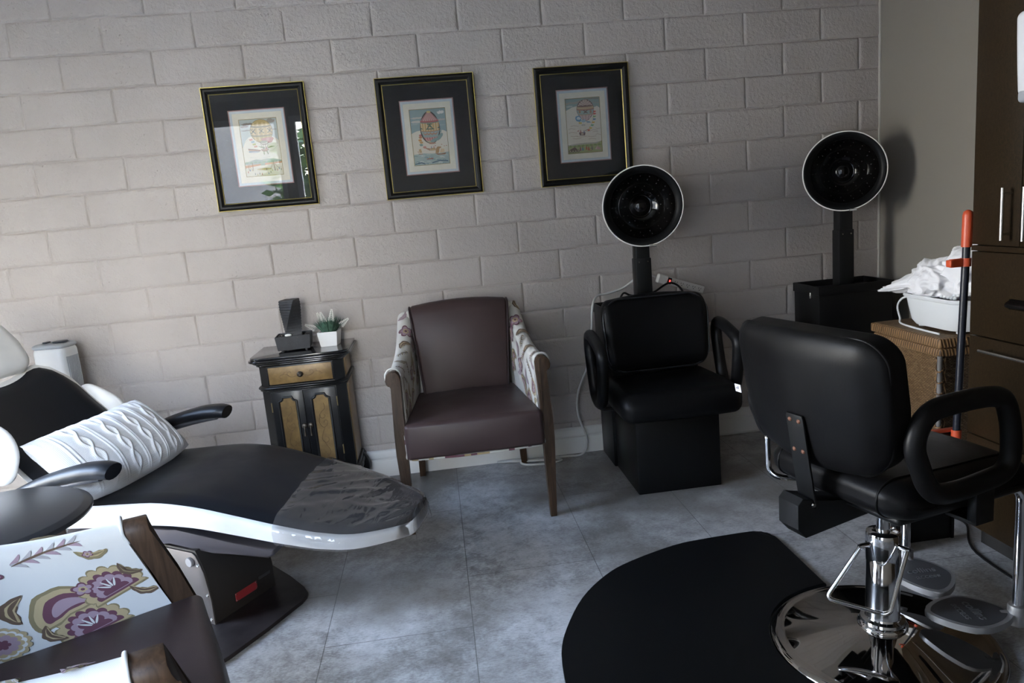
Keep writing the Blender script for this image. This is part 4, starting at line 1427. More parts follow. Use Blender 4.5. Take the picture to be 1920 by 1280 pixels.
# ================================================================ tower heater
ht = thing('tower_heater', 'white and grey tower heater standing against the wall behind the spa chair', 'heater', (.005, -.135, 0), radians(-10))
HW = mat('heater_white', (.74, .74, .73), .4); HG = mat('heater_grey', (.40, .415, .43), .4); HD = mat('heater_dark', (.03, .035, .045), .3)
bm = NB(); rbox(bm, .078, .062, .40, (.03, .03, .03), 12, None, T((0, 0, .475)))
obj('housing', bm, HW, ht, sharp=180)
bm = NB(); rbox(bm, .0795, .0635, .014, (.03, .03, .012), 10, None, T((0, 0, .874)))
tp = obj('top_cap', bm, HG, ht, sharp=180)
bm = NB(); rbox(bm, .030, .028, .006, (.02, .02, .005), 8, None, T((.040, -.01, .892)))
obj('control_panel', bm, HD, tp, sharp=180)
bm = NB(); rbox(bm, .010, .020, .004, (.006, .008, .003), 8, None, T((-.02, -.02, .893)))
obj('button', bm, HD, tp, sharp=180)
bm = NB()
for i in range(8):
    box(bm, .068, .0815, -.036 + i * .0095, -.032 + i * .0095, .12, .82, .001, 1)
obj('grille', bm, mat('heater_grille', (.5, .5, .53), .35), ht)
bm = NB(); box(bm, .070, .0785, -.042, .044, .115, .825, .004)
obj('grille_recess', bm, HG, ht)
bm = NB()
for i in range(9):
    box(bm, -.066, -.024, -.0632, -.060, .690 + i * .0115, .6955 + i * .0115, .001, 1)
obj('vent_slots', bm, HD, ht)
bm = NB(); rbox(bm, .12, .10, .035, (.05, .05, .02), 10, None, T((0, 0, .035)))
obj('base', bm, HG, ht, sharp=180)
# ================================================================ hooded dryers
VINYL = leather('black_vinyl', (.0045, .0045, .005), .40, 300, .16, .10)
VINYL.node_tree.nodes['Principled BSDF'].inputs['Specular IOR Level'].default_value = .15
BLKMETAL = mat('black_powder_coat', (.006, .0064, .007), .45, spec=.28, bump=(300, .1, .0006))
BLKLAM = mat('black_laminate', (.005, .005, .0053), .38, spec=.25)
BLKPLASTIC = mat('black_plastic', (.0055, .0055, .006), .42, spec=.25)
GLOSSBLK = mat('glossy_smoke_plastic', (.004, .0037, .0037), .09, spec=.38)
RIMW = mat('hood_rim_ivory', (.72, .70, .66), .35)
CHROME = mat('chrome', (.72, .73, .75), .07, 1.0)
STEEL = mat('brushed_steel', (.60, .59, .56), .26, 1.0)
ALU = mat('cast_aluminium', (.34, .34, .345), .48, .75, bump=(260, .25, .001))

def dryer_panel_and_hood(t, w, top, post, hoodz, hoodx, r, rimy, turn):
    """t local: x right, y=0 at the wall, -y into the room; post centred on x=0"""
    # pedestal column with a shallow tray top
    bm = NB(); box(bm, -w / 2, w / 2, -.285, -.035, .0, top - .03, .006)
    pn = obj('back_panel', bm, BLKLAM, t)
    bm = NB()
    th = .010
    x0, x1, y0, y1, z0, z1 = -w / 2 - .004, w / 2 + .004, -.290, -.030, top - .045, top
    for q in ((x0, x1, y0, y0 + th), (x0, x1, y1 - th, y1), (x0, x0 + th, y0 + th, y1 - th), (x1 - th, x1, y0 + th, y1 - th)):
        box(bm, *q, z0, z1, .003, 2)
    obj('tray_rim', bm, BLKPLASTIC, pn)
    bm = NB(); box(bm, -.036, .036, -.030, .030, top - .04, post - .14, .006, 2, T((0, -.17, 0)))
    box(bm, -.040, .040, -.034, .034, top - .04, top + (post - top) * .50, .005, 2, T((0, -.17, 0)))
    po = obj('post', bm, BLKMETAL, t)
    for sx in (-1, 1):
        bm = NB(); lathe(bm, [(0, .002), (.003, .002), (.004, 0)], 10, T((sx * .022, -.205, top + (post - top) * .46), rx=pi / 2))
        obj('screw', bm, STEEL, po)
    # hood: outer shell, pale rim, perforated smoke liner
    hb = T((hoodx, rimy, hoodz), rz=radians(turn)) @ T(rx=pi / 2)        # local +z -> -y (faces the room)
    bm = NB()
    lathe(bm, [(r * .985, .0), (r * 1.0, -.02), (r * .98, -.06), (r * .90, -.12), (r * .70, -.165), (r * .35, -.19), (0, -.195)], 64, hb)
    hd = obj('hood', bm, BLKPLASTIC, t, sharp=60)
    bm = NB()
    M_ = hb
    pts = [M_ @ Vector((r * .985 * cos(2 * pi * i / 72), r * .985 * sin(2 * pi * i / 72), .0)) for i in range(72)]
    tube(bm, pts, .0038, 8, closed=True)
    obj('rim', bm, RIMW, hd, sharp=180)
    bm = NB()
    lathe(bm, [(r * .985, .002), (r * .95, .0045), (r * .86, -.004), (r * .815, -.012), (r * .80, -.016)], 64, hb)
    obj('inner_lip', bm, mat('hood_lip', (.004, .004, .0043), .4, spec=.12), hd, sharp=60)
    bm = NB()
    lathe(bm, [(r * .80, -.014), (r * .785, -.03), (r * .70, -.075), (r * .58, -.105), (r * .56, -.104), (r * .45, -.125), (r * .30, -.140), (r * .28, -.137), (r * .16, -.142), (0, -.145)], 64, hb)
    ln = obj('liner', bm, GLOSSBLK, hd, sharp=40)
    bm = NB()
    for ring, (rr, zz) in enumerate(((.74, -.055), (.66, -.085), (.50, -.115), (.40, -.130))):
        m = 20 - ring * 3
        for i in range(m):
            a = 2 * pi * (i + .5 * (ring % 2)) / m
            lathe(bm, [(.0022, 0), (0, .0008)], 6, hb @ T((rr * r * cos(a), rr * r * sin(a), zz + .003)))
    obj('air_holes', bm, mat('air_hole_rim', (.035, .033, .03), .3), ln)
    bm = NB(); lathe(bm, [(0, 0), (r * .27, 0), (r * .25, .012), (r * .12, .022), (0, .025)], 40, hb @ T((0, 0, -.142)))
    obj('fan_cap', bm, GLOSSBLK, ln, sharp=60)
    bm = NB(); box(bm, -.045, .045, -.03, .05, post - .155, hoodz - r * .80, .008, 2, T((0, -.17, 0)))
    obj('neck', bm, BLKMETAL, t)
    bm = NB(); box(bm, .02, .055, -r * .985 - .006, -r * .985 + .006, -.004, .006, .002, 1, hb @ T(rz=.0))
    obj('visor_clip', bm, STEEL, hd)

def arm_loop(bm, pts, r, ry, n=12):
    tube(bm, pts, r, n, closed=True, sm=6, ry=ry)

d1 = thing('hooded_dryer_chair', 'black vinyl salon dryer chair with hood, partly hiding the third balloon print', 'dryer chair', (2.816, 0, 0), 0)
dryer_panel_and_hood(d1, .452, .800, 1.24, 1.272, -.006, .192, -.262, -12)
bm = NB(); box(bm, -.213, .172, -.668, -.29, .0, .345, .004)
obj('base_box', bm, BLKLAM, d1)
def dseat(p):
    z = p.z + (.012 * (1 - (p.x / .28) ** 2) * (1 - (p.y / .26) ** 2) if p.z > 0 else 0)
    if p.y < -.15:
        z -= .020 * ((-p.y - .15) / .11) ** 2
    return (p.x * (1 - .06 * max(0, p.y / .25)), p.y - .020 * (1 - (p.x / .28) ** 2), z)
bm = NB(); rbox(bm, .278, .245, .062, (.05, .06, .05), 16, dseat, T((0, -.475, .408)))
st = obj('seat', bm, VINYL, d1, sharp=180)
bm = NB()
for sd in (-1, 1):
    tube(bm, [(sd * .235, -.70, .37), (sd * .24, -.715, .415), (sd * .243, -.69, .452), (sd * .240, -.60, .468), (sd * .232, -.40, .468)], .0035, 8, sm=5)
obj('seam_piping', bm, VINYL, st, sharp=180)
def dback(p):
    f = (p.z + .165) / .33
    z = p.z + .022 * (1 - (p.x / .26) ** 2) * max(0, f) - .015 * (1 - (p.x / .26) ** 2) * max(0, 1 - f)
    return (p.x * (.95 + .05 * f), p.y + .05 * f - .03 * (p.x / .26) ** 2 * (1 if p.y < 0 else 0.6), z)
bm = NB(); rbox(bm, .262, .052, .165, (.045, .048, .075), 16, dback, T((0.0, -.335, .672)))
bk = obj('backrest', bm, VINYL, d1, sharp=180)
bm = NB()
ring = []
for x, z in rrect(.518, .325, .085, 8):
    p = dback(Vector((x, -.030, z)))
    ring.append((p[0], p[1] - .335, p[2] + .672))
tube(bm, ring, .0042, 8, closed=True, up=(0, -1, 0))
obj('back_piping', bm, leather('piping_vinyl', (.012, .013, .016), .3), bk, sharp=180)
bm = NB(); rbox(bm, .215, .030, .09, (.04, .028, .04), 10, None, T((0, -.30, .485)))
obj('lower_back', bm, VINYL, d1, sharp=180)
for sd in (-1, 1):
    bm = NB()
    X = sd * .318
    arm_loop(bm, [(X, -.335, .690), (X, -.44, .676), (X - sd * .0, -.545, .640), (X, -.555, .58), (X, -.53, .46), (X, -.49, .395), (X, -.42, .39), (X, -.36, .43), (X, -.305, .60), (X, -.305, .665)], .028, .027)
    a = obj('armrest', bm, BLKPLASTIC, d1, sharp=180)
    bm = NB(); tube(bm, [(X, -.45, .40), (X - sd * .005, -.45, .36), (X - sd * .05, -.45, .352), (X - sd * .11, -.45, .352)], .010, 8, sm=5)
    obj('arm_bracket', bm, BLKMETAL, a)

d2 = thing('hooded_dryer', 'black hooded dryer on a post without a chair, in the corner beside the wicker hamper', 'hair dryer', (3.872, 0, 0), 0)
dryer_panel_and_hood(d2, .392, .800, 1.33, 1.352, -.036, .192, -.245, -27)
bm = NB(); rbox(bm, .010, .006, .016, .004, 6, None, T((-.2, -.22, .752)))
obj('switch', bm, STEEL, d2, sharp=180)

# ---------------------------------------------------------------- power strip and cords
PSW = mat('power_strip_plastic', (.60, .59, .56), .4)
ps = thing('power_strip', 'white six-outlet power strip with a lit red switch, behind the dryer chair', 'power strip', (3.053, -.045, .855))
ps.rotation_euler = (0, radians(20), 0)
bm = NB(); rbox(bm, .128, .014, .020, .006, 9, None)
obj('body', bm, PSW, ps, sharp=180)
bm = NB(); rbox(bm, .026, .020, .024, .008, 9, None, T((-.108, -.012, 0)))
pg = obj('plug', bm, PSW, ps, sharp=180)
bm = NB(); box(bm, -.077, -.057, -.021, -.010, -.016, .017, .003)
sw = obj('switch_housing', bm, BLKPLASTIC, ps)
k_ = NT('red_neon'); k_.p.inputs['Base Color'].default_value = (.5, .02, .02, 1); k_.p.inputs['Emission Color'].default_value = (1, .05, .04, 1); k_.p.inputs['Emission Strength'].default_value = 1.2
bm = NB(); rbox(bm, .004, .003, .006, .0025, 6, None, T((-.067, -.022, 0)))
obj('indicator_light', bm, k_.m, sw, sharp=180)
for i in range(5):
    x = -.03 + i * .033
    bm = NB()
    for dx, dz, w, h in ((-.006, .004, .0015, .008), (.006, .004, .0015, .007), (0, -.006, .004, .004)):
        box(bm, x + dx - w / 2 - .0004, x + dx + w / 2 + .0004, -.0146, -.0136, dz - h / 2, dz + h / 2)
    obj('socket', bm, mat('socket_hole', (.03, .03, .03), .6), ps, smooth=False)
WCORD = mat('white_cord', (.56, .56, .54), .45)
def cord(name, label, pts, r, m, cat='cord', sm=8):
    bm = NB(); tube(bm, pts, r, 8, sm=sm)
    return tag(obj(name, bm, m, None, sharp=180), label, cat)
cord('white_cord', 'white power cord hanging beside the dryer chair and coiled on the floor behind the armchair',
     [(2.92, -.05, .905), (2.86, -.06, .93), (2.80, -.06, .90), (2.74, -.06, .865), (2.66, -.07, .848), (2.60, -.09, .842), (2.566, -.12, .80), (2.555, -.10, .66), (2.53, -.085, .50), (2.465, -.08, .34), (2.462, -.08, .22), (2.50, -.07, .09), (2.47, -.07, .012), (2.38, -.065, .006), (2.28, -.05, .006), (2.20, -.06, .006),
      (2.14, -.075, .006), (2.17, -.12, .006), (2.28, -.135, .006), (2.35, -.11, .007), (2.30, -.07, .009), (2.20, -.085, .011), (2.08, -.05, .010), (2.02, -.035, .008), (2.06, -.03, .008), (2.12, -.05, .012), (2.3, -.115, .013)], .0058, WCORD)
cord('floor_cable', 'thin white cable lying along the foot of the baseboard between the two dryers', [(3.06, -.06, .012), (3.15, -.035, .007), (3.3, -.028, .006), (3.45, -.030, .006), (3.6, -.03, .006), (3.67, -.035, .007)], .0045, WCORD)
cord('black_cord', 'black cord looping over the dryer tray in front of the power strip', [(2.70, -.10, .79), (2.735, -.09, .842), (2.77, -.10, .83), (2.84, -.09, .815), (2.90, -.09, .835), (2.965, -.085, .868), (3.00, -.09, .868), (3.03, -.10, .845), (3.05, -.12, .80)], .0052, BLKPLASTIC)
cord('dark_floor_cord', 'thin black cord lying on the floor in front of the brown cabinets', [(3.50, -1.10, .004), (3.60, -1.19, .004), (3.68, -1.30, .004), (3.76, -1.48, .004), (3.86, -1.66, .004)][:3] + [(3.555, -1.52, .004), (3.545, -1.9, .004)], .004, BLKPLASTIC)

# ================================================================ salon styling chair
th_ = radians(14)
UP = T((-.012, -.040, 0))
sal = thing('styling_chair', 'black vinyl styling chair with loop arms on a round chrome pump base', 'salon chair', (2.955, -1.905, 0), th_)
bm = NB()
lathe(bm, [(0, .0), (.296, .0), (.302, .004), (.303, .010), (.299, .016), (.288, .020), (.276, .0215), (.268, .0205), (.262, .022), (.22, .0305), (.16, .044), (.11, .056), (.072, .064), (0, .066)], 96)
obj('base_disc', bm, mat('polished_chrome_disc', (.62, .60, .58), .035, 1.0), sal, sharp=50)
bm = NB()
lathe(bm, [(.064, .060), (.066, .068), (.063, .074), (.056, .078), (.060, .080), (.058, .086), (.047, .090), (.0445, .095), (.0445, .262), (.0455, .264), (.0455, .338), (.043, .345), (.036, .348), (.020, .349), (0, .349)], 48)
pc = obj('pump_column', bm, CHROME, sal, sharp=35)
bm = NB(); lathe(bm, [(.018, .345), (.018, .50), (0, .50)], 24)
obj('piston', bm, CHROME, sal, sharp=40)
# pump lever: a bail hinged on both sides of the column
bm = NB()
def loc_(p):
    dx, dy = p[0] - 2.955, p[1] + 1.905
    return (dx * cos(th_) + dy * sin(th_), -dx * sin(th_) + dy * cos(th_), p[2])
A, B, C_, D = loc_((2.885, -1.913, .315)), loc_((2.782, -1.910, .172)), loc_((2.898, -2.022, .166)), loc_((2.985, -1.966, .315))
def rnd_corner(P, r):
    out = []
    for i, p in enumerate(P):
        if i in (0, len(P) - 1):
            out.append(Vector(p)); continue
        p = Vector(p); a = (Vector(P[i - 1]) - p).normalized(); b = (Vector(P[i + 1]) - p).normalized()
        for k in range(7):
            t = k / 6
            out.append((p + a * r) * (1 - t) ** 2 + p * 2 * t * (1 - t) + (p + b * r) * t * t)
    return out
tube(bm, rnd_corner([A, B, C_, D], .022), .0062, 10)
lv = obj('pump_lever', bm, CHROME, sal, sharp=60)
for p, q in ((A, -1), (D, 1)):
    bm = NB(); tube(bm, [Vector(p) + (Vector((0, 0, p[2])) - Vector(p)) * .55, Vector(p), Vector(p) + (Vector(p) - Vector((0, 0, p[2]))) * .10], [.0072, .0072, .006], 12)
    obj('lever_pivot', bm, CHROME, lv, sharp=50)
# seat
def sseat(p):
    z = p.z
    if p.z > 0:
        z += .010 * (1 - (p.y / .27) ** 2) - .016 * max(0, (p.x - .1) / .15) ** 2
        z -= .020 * max(0, (abs(p.y) - .17) / .1) ** 2
    x = p.x - .018 * (p.y / .27) ** 2 * (-1 if p.x < 0 else 1)
    return (x, p.y, z + .010 * max(0, -p.x / .25))
bm = NB(); rbox(bm, .245, .236, .046, (.07, .07, .040), 18, sseat, UP @ T((.005, 0, .550)))
ss = obj('seat', bm, VINYL, sal, sharp=180)
bm = NB()
for sd in (-1, 1):
    tube(bm, [UP @ (Vector(sseat(Vector((x, sd * .166, z)))) + Vector((.005, 0, .550))) for x, z in ((-.15, -.047), (-.20, -.044), (-.236, -.026), (-.246, 0), (-.235, .026), (-.20, .044), (-.15, .047), (0, .047), (.15, .047), (.21, .042), (.243, .015))], .0032, 8, sm=5)
obj('seam_piping', bm, VINYL, ss, sharp=180)
bm = NB(); rbox(bm, .20, .19, .012, .011, 8, None, UP @ T((.01, 0, .508)))
obj('seat_plate', bm, BLKMETAL, sal, sharp=180)
# backrest (rear shell and front pad)
SB = UP @ T((-.268, .006, .797), ry=radians(-9)) @ Matrix.Diagonal((1, .885, .865, 1))
def sback(p):
    y = p.y
    f = (p.z + .19) / .38
    wid = 1 - .16 * max(0, .5 - f) ** 1.6 / .5 ** 1.6
    z = p.z + .014 * (1 - (y / .275) ** 2) * max(0, f) - .022 * (1 - (y / .275) ** 2) * max(0, 1 - f)
    x = p.x + .028 * (y / .275) ** 2 + (-.012 * (1 - (y / .275) ** 2) * sin(pi * max(0.01, min(.99, f))) if p.x < 0 else 0)
    return (x, y * wid, z)
bm = NB(); rbox(bm, .048, .278, .190, (.026, .075, .070), 20, sback, SB)
sb = obj('backrest', bm, VINYL, sal, sharp=180)
bm = NB()
ring = []
for y, z in rrect(.556, .380, .073, 8):
    p = sback(Vector((-.021, y, z)))
    ring.append(SB @ Vector(p))
tube(bm, ring, .0034, 8, closed=True, up=(-1, 0, 0))
obj('back_piping', bm, VINYL, sb, sharp=180)
def sfront(p):
    return (p.x - .03 * (p.z / .17), p.y * (1 - .12 * max(0, -p.z / .17)), p.z)
bm = NB(); rbox(bm, .030, .255, .165, (.028, .05, .06), 12, sfront, SB @ T((.055, 0, -.005)))
obj('back_pad', bm, VINYL, sb, sharp=180)
bm = NB(); box(bm, -.001, .001, -.006, .022, -.013, .013, 0, 1, SB @ T((-.034, .266, -.03)))
cl = obj('care_tag', bm, mat('white_tag', (.62, .62, .68), .7), sb, smooth=False)
bm = NB()
for i in range(3):
    box(bm, -.0016, .0016, .004 + i * .005, .006 + i * .005, -.003, .008 - i * .003, 0, 1, SB @ T((-.034, .266, -.03)))
obj('tag_print', bm, mat('tag_ink', (.08, .08, .12), .7), cl, smooth=False)
# steel back strap with copper rivets
bm = NB()
prism(bm, [(-.033, -.300), (.033, -.300), (.033, -.02), (.029, -.010), (-.029, -.010), (-.033, -.02)], .006, SB @ T((-.061, -.012, -.025)) @ Matrix(((0, 0, -1, 0), (1, 0, 0, 0), (0, 1, 0, 0), (0, 0, 0, 1))), .0015)
sp_ = obj('back_strap', bm, BLKMETAL, sal)
COPPER = mat('copper_rivet', (.22, .105, .07), .5, .5)
for yy in (-.017, .017):
    for zz in (-.028, -.122):
        bm = NB(); lathe(bm, [(0, .0035), (.004, .003), (.0065, .001), (.007, 0)], 14, SB @ T((-.0675, yy - .012, zz - .025), ry=-pi / 2))
        obj('rivet', bm, COPPER, sp_)
bm = NB()
prism(bm, [(-.330, .560), (-.346, .545), (-.346, .480), (-.320, .452), (-.04, .478), (-.04, .505), (-.24, .535)], .072, UP @ T((.006, .044, -.018), rx=pi / 2), .004)
rb = obj('recline_bracket', bm, BLKMETAL, sal)
bm = NB(); lathe(bm, [(0, .006), (.005, .006), (.007, .003), (.007, 0)], 12, UP @ T((-.294, -.028, .520), rx=pi / 2))
obj('bolt', bm, STEEL, rb)
# loop arms
for sd in (-1, 1):
    Y = sd * (.248 if sd < 0 else .282)
    bm = NB()
    arm_loop(bm, [UP @ Vector((-.040 + .90 * x, Y, .697 + .86 * (z - .685))) for x, z in ((-.190, .705), (-.178, .757), (-.135, .795), (-.04, .803), (.06, .799), (.112, .782), (.136, .735), (.148, .665), (.146, .605), (.118, .572), (.05, .562), (-.05, .556), (-.115, .566), (-.150, .600), (-.172, .650))], .025, .021, 14)
    a = obj('armrest', bm, mat('arm_rubber', (.0055, .0055, .006), .45, spec=.24), sal, sharp=180)
    bm = NB(); box(bm, -.03, .03, Y - .012, Y + .012, .490, .585, .003, 2, UP)
    box(bm, -.03, .03, min(0.18 * sd, Y), max(0.18 * sd, Y), .490, .500, .002, 2, UP)
    obj('arm_bracket', bm, BLKMETAL, a)
bm = NB(); tube(bm, [UP @ Vector(q) for q in ((-.185, .270, .60), (-.185, .268, .54), (-.182, .265, .495), (-.160, .24, .475), (-.07, .19, .470))], .0085, 12, sm=5)
obj('chrome_bracket', bm, CHROME, sal, sharp=180)
# footrests
def text_mesh(s, size, ext, shear=0.):
    cu = bpy.data.curves.new('lettering', 'FONT'); cu.body = s; cu.size = size; cu.extrude = ext; cu.align_x = 'CENTER'; cu.align_y = 'CENTER'; cu.shear = shear; cu.resolution_u = 3
    o = bpy.data.objects.new('lettering', cu); COL.objects.link(o)
    bpy.context.view_layer.update()
    me = bpy.data.meshes.new_from_object(o.evaluated_get(bpy.context.evaluated_depsgraph_get()))
    bpy.data.objects.remove(o); bpy.data.curves.remove(cu)
    return me
for sd, sx, yb, ox, oy, tr in ((1, .318, .205, -.055, -.115, -.05), (-1, .300, -.172, -.105, .062, -pi / 2 - .1)):
    bm = NB(); tube(bm, rnd_corner([(sx - .16, yb - sd * .05, .478), (sx, yb, .478), (sx, yb, .085)], .055), .0145, 14)
    tb = obj('footrest_tube', bm, CHROME, sal, sharp=60)
    bm = NB(); lathe(bm, [(.0145, .128), (.022, .126), (.024, .120), (.024, .072), (.021, .068), (0, .068)], 24, T((sx, yb, 0)))
    pts = []
    cx, cy = sx + ox, yb + oy
    q = atan2(oy, ox)
    for i in range(48):
        a = 2 * pi * i / 48
        k = 1 / (abs(cos(a)) ** 1.5 + abs(sin(a)) ** 1.5) ** (1 / 1.5)
        x, y = .112 * k * cos(a), .086 * k * sin(a)
        pts.append((cx + x * cos(q) - y * sin(q), cy + x * sin(q) + y * cos(q)))
    prism(bm, pts, .018, T((0, 0, .086)), .004)
    tube(bm, [(sx, yb, .094), (sx + ox * .35, yb + oy * .35, .094)], [.016, .012], 12, ry=.018)
    pt_ = obj('foot_plate', bm, ALU, tb, sharp=35)
    bm = NB()
    ins = [(cx + (x - cx) * .88, cy + (y - cy) * .86) for x, y in pts]
    prism(bm, ins, .0022, T((0, 0, .1025)), .001, 1)
    obj('tread', bm, mat('tread_grey', (.085, .087, .095), .5, .55, bump=(240, .3, .001)), pt_, sharp=35)
    bm = NB()
    for s_, dv, sz in (('collins', .016, .036), ('access', -.020, .030)):
        me = text_mesh(s_, sz, .0014, .15)
        me.transform(T((cx, cy, .1052), rz=tr - th_) @ T((0, dv, 0)))
        bm.from_mesh(me); bpy.data.meshes.remove(me)
    obj('lettering', bm, mat('letter_relief', (.19, .195, .21), .42, .7), pt_, smooth=False)

# anti-fatigue mat with a cut-out for the chair base
half = [(2.967, -1.262), (2.962, -1.215), (2.935, -1.176), (2.890, -1.166), (2.72, -1.173), (2.583, -1.192), (2.391, -1.268), (2.281, -1.342), (2.173, -1.465), (2.09, -1.623), (2.049, -1.75), (2.035, -1.905)]
half = [tuple(p)[:2] for p in catmull([(x, y, 0) for x, y in half], 4)]
cy_ = -1.905
out = half + [(x, 2 * cy_ - y) for x, y in half[::-1][1:]]
cut = [(2.967 - .318 * sin(a), cy_ - .318 * cos(a)) for a in [pi * k / 28 for k in range(29)]]
bm = NB()
prism(bm, out + cut, .014, T((0, 0, .0)), .005, 3)
RUB = mat('black_rubber_mat', (.0035, .0037, .0043), .42, spec=.2, bump=(180, .15, .0006))
tag(obj('salon_mat', bm, RUB, None, sharp=40), 'black half-round salon mat on the floor, cut out around the chrome chair base', 'mat')

# ================================================================ wicker hamper
def wicker(name, c1, c2, dark, axes, row=.0058, bw=.013):
    k = NT(name); p = k.p
    tc = k.new('TexCoord'); sp = k.new('SeparateXYZ'); cb = k.new('CombineXYZ')
    k.l.new(tc.outputs['Object'], sp.inputs[0])
    k.l.new(sp.outputs[axes[0]], cb.inputs['X']); k.l.new(sp.outputs[axes[1]], cb.inputs['Y'])
    wob = k.noise(k.co(), 35, 2)
    vv = k.new('VectorMath', operation='ADD'); k.l.new(cb.outputs[0], vv.inputs[0])
    c2_ = k.new('CombineXYZ'); k.l.new(k.math('MULTIPLY', wob, .004), c2_.inputs['Y']); k.l.new(c2_.outputs[0], vv.inputs[1])
    br = k.new('TexBrick'); k.l.new(vv.outputs[0], br.inputs[0]); br.offset = .5
    br.inputs['Scale'].default_value = 1; br.inputs['Brick Width'].default_value = bw; br.inputs['Row Height'].default_value = row
    br.inputs['Mortar Size'].default_value = .0017; br.inputs['Mortar Smooth'].default_value = 1.0
    br.inputs['Color1'].default_value = (*c1, 1); br.inputs['Color2'].default_value = (*c2, 1); br.inputs['Mortar'].default_value = (*dark, 1)
    nz = k.noise(k.co(), 16, 3)
    col = k.mix(k.math('MULTIPLY', nz, .4), br.outputs[0], dark)
    k.l.new(col, p.inputs['Base Color']); p.inputs['Roughness'].default_value = .55
    k.bump(k.math('SUBTRACT', 1.0, br.outputs['Fac']), .9, .004)
    return k.m
C1, C2, CD = (.20, .11, .045), (.36, .225, .11), (.022, .011, .005)
WSIDE = wicker('wicker_weave_front', C1, C2, CD, 'XZ')
WLEFT = wicker('wicker_weave_side', C1, C2, CD, 'YZ')
WTOP = wicker('wicker_weave_lid', C1, C2, CD, 'XY', .007, .02)
def cane_mat():
    k = NT('cane_binding'); p = k.p
    w = k.new('TexWave', bands_direction='DIAGONAL'); k.l.new(k.co(scale=(1, 1, .25)), w.inputs[0]); w.inputs['Scale'].default_value = 46; w.inputs['Distortion'].default_value = 2.5; w.inputs['Detail'].default_value = 2
    a = k.math('ADD', k.math('MULTIPLY', w.outputs[1], .6), k.math('MULTIPLY', k.noise(k.co(), 14, 3), .4))
    k.l.new(k.ramp(a, [(.2, (.055, .028, .012)), (.75, (.25, .14, .06))]), p.inputs['Base Color']); p.inputs['Roughness'].default_value = .55
    k.bump(w.outputs[1], .7, .002)
    return k.m
CANE = cane_mat()
POLE = mat('grey_cane_post', (.14, .13, .125), .5, var=(8, .3))
hp = thing('wicker_hamper', 'brown woven wicker hamper with a lid, between the corner dryer and the cabinets', 'hamper', (3.915, -.915, 0))
hw, hd_, ht_ = .212, .208, .640
bm = NB(); box(bm, -hw, hw, -hd_ + .004, hd_ - .004, .02, ht_, 0)
for f in bm.faces:
    n_ = f.normal
    f.normal_update()
    f.material_index = 1 if abs(f.normal.x) > .5 else 0
obj('basket', bm, [WSIDE, WLEFT], hp, smooth=False)
bm = NB()
for (x0, x1, y0, y1) in ((-hw - .006, hw + .006, -hd_ - .006, -hd_ + .010), (-hw - .006, hw + .006, hd_ - .010, hd_ + .006), (-hw - .006, -hw + .010, -hd_, hd_), (hw - .010, hw + .006, -hd_, hd_)):
    box(bm, x0, x1, y0, y1, ht_ - .035, ht_ - .002, .006, 3)
obj('rim_binding', bm, CANE, hp, sharp=50)
bm = NB()
for (x0, x1, y0, y1) in ((-hw - .006, hw + .006, -hd_ - .006, -hd_ + .010), (-hw - .006, hw + .006, hd_ - .010, hd_ + .006), (-hw - .006, -hw + .010, -hd_, hd_), (hw - .010, hw + .006, -hd_, hd_)):
    box(bm, x0, x1, y0, y1, .0, .03, .006, 3)
obj('base_binding', bm, CANE, hp, sharp=50)
for sx in (-1, 1):
    for sy in (-1, 1):
        bm = NB(); tube(bm, [(sx * (hw + .004), sy * (hd_ + .002), .0), (sx * (hw + .004), sy * (hd_ + .002), ht_ - .03)], .0095, 10)
        pz = obj('corner_post', bm, POLE, hp, sharp=60)
        bm = NB()
        z = .06
        while z < ht_ - .05:
            pts = [Vector((sx * (hw + .004) + .0112 * cos(a), sy * (hd_ + .002) + .0112 * sin(a), z + .006 * sin(a + 1))) for a in [2 * pi * q / 10 for q in range(10)]]
            tube(bm, pts, .0032, 6, closed=True)
            z += .045
        for off in (-.014, .014):
            P = [(sx * (hw + .006) + (off if sy * sx > 0 else 0) * -sx * 0 + 0, 0, 0)]
            pts = []
            z = .03
            i = 0
            while z < ht_ - .03:
                j = .004 * (1 if i % 2 else -1)
                if off < 0:
                    pts.append((sx * (hw + .005), sy * (hd_ - .016 + j), z))
                else:
                    pts.append((sx * (hw - .014 + j), sy * (hd_ + .006), z))
                z += .022; i += 1
            tube(bm, pts, .0034, 6, sm=3)
        obj('lacing', bm, CANE, pz, sharp=60)
bm = NB(); rbox(bm, hw + .012, hd_ + .012, .021, .012, 10, None, T((0, 0, ht_ + .022)))
ld = obj('lid', bm, WTOP, hp, sharp=180)
bm = NB()
for (x0, x1, y0, y1) in ((-hw - .014, hw + .014, -hd_ - .015, -hd_ - .004), (-hw - .014, hw + .014, hd_ + .004, hd_ + .015), (-hw - .015, -hw - .004, -hd_ - .01, hd_ + .01), (hw + .004, hw + .015, -hd_ - .01, hd_ + .01)):
    box(bm, x0, x1, y0, y1, ht_ + .003, ht_ + .040, .005, 3)
obj('lid_binding', bm, CANE, ld, sharp=50)

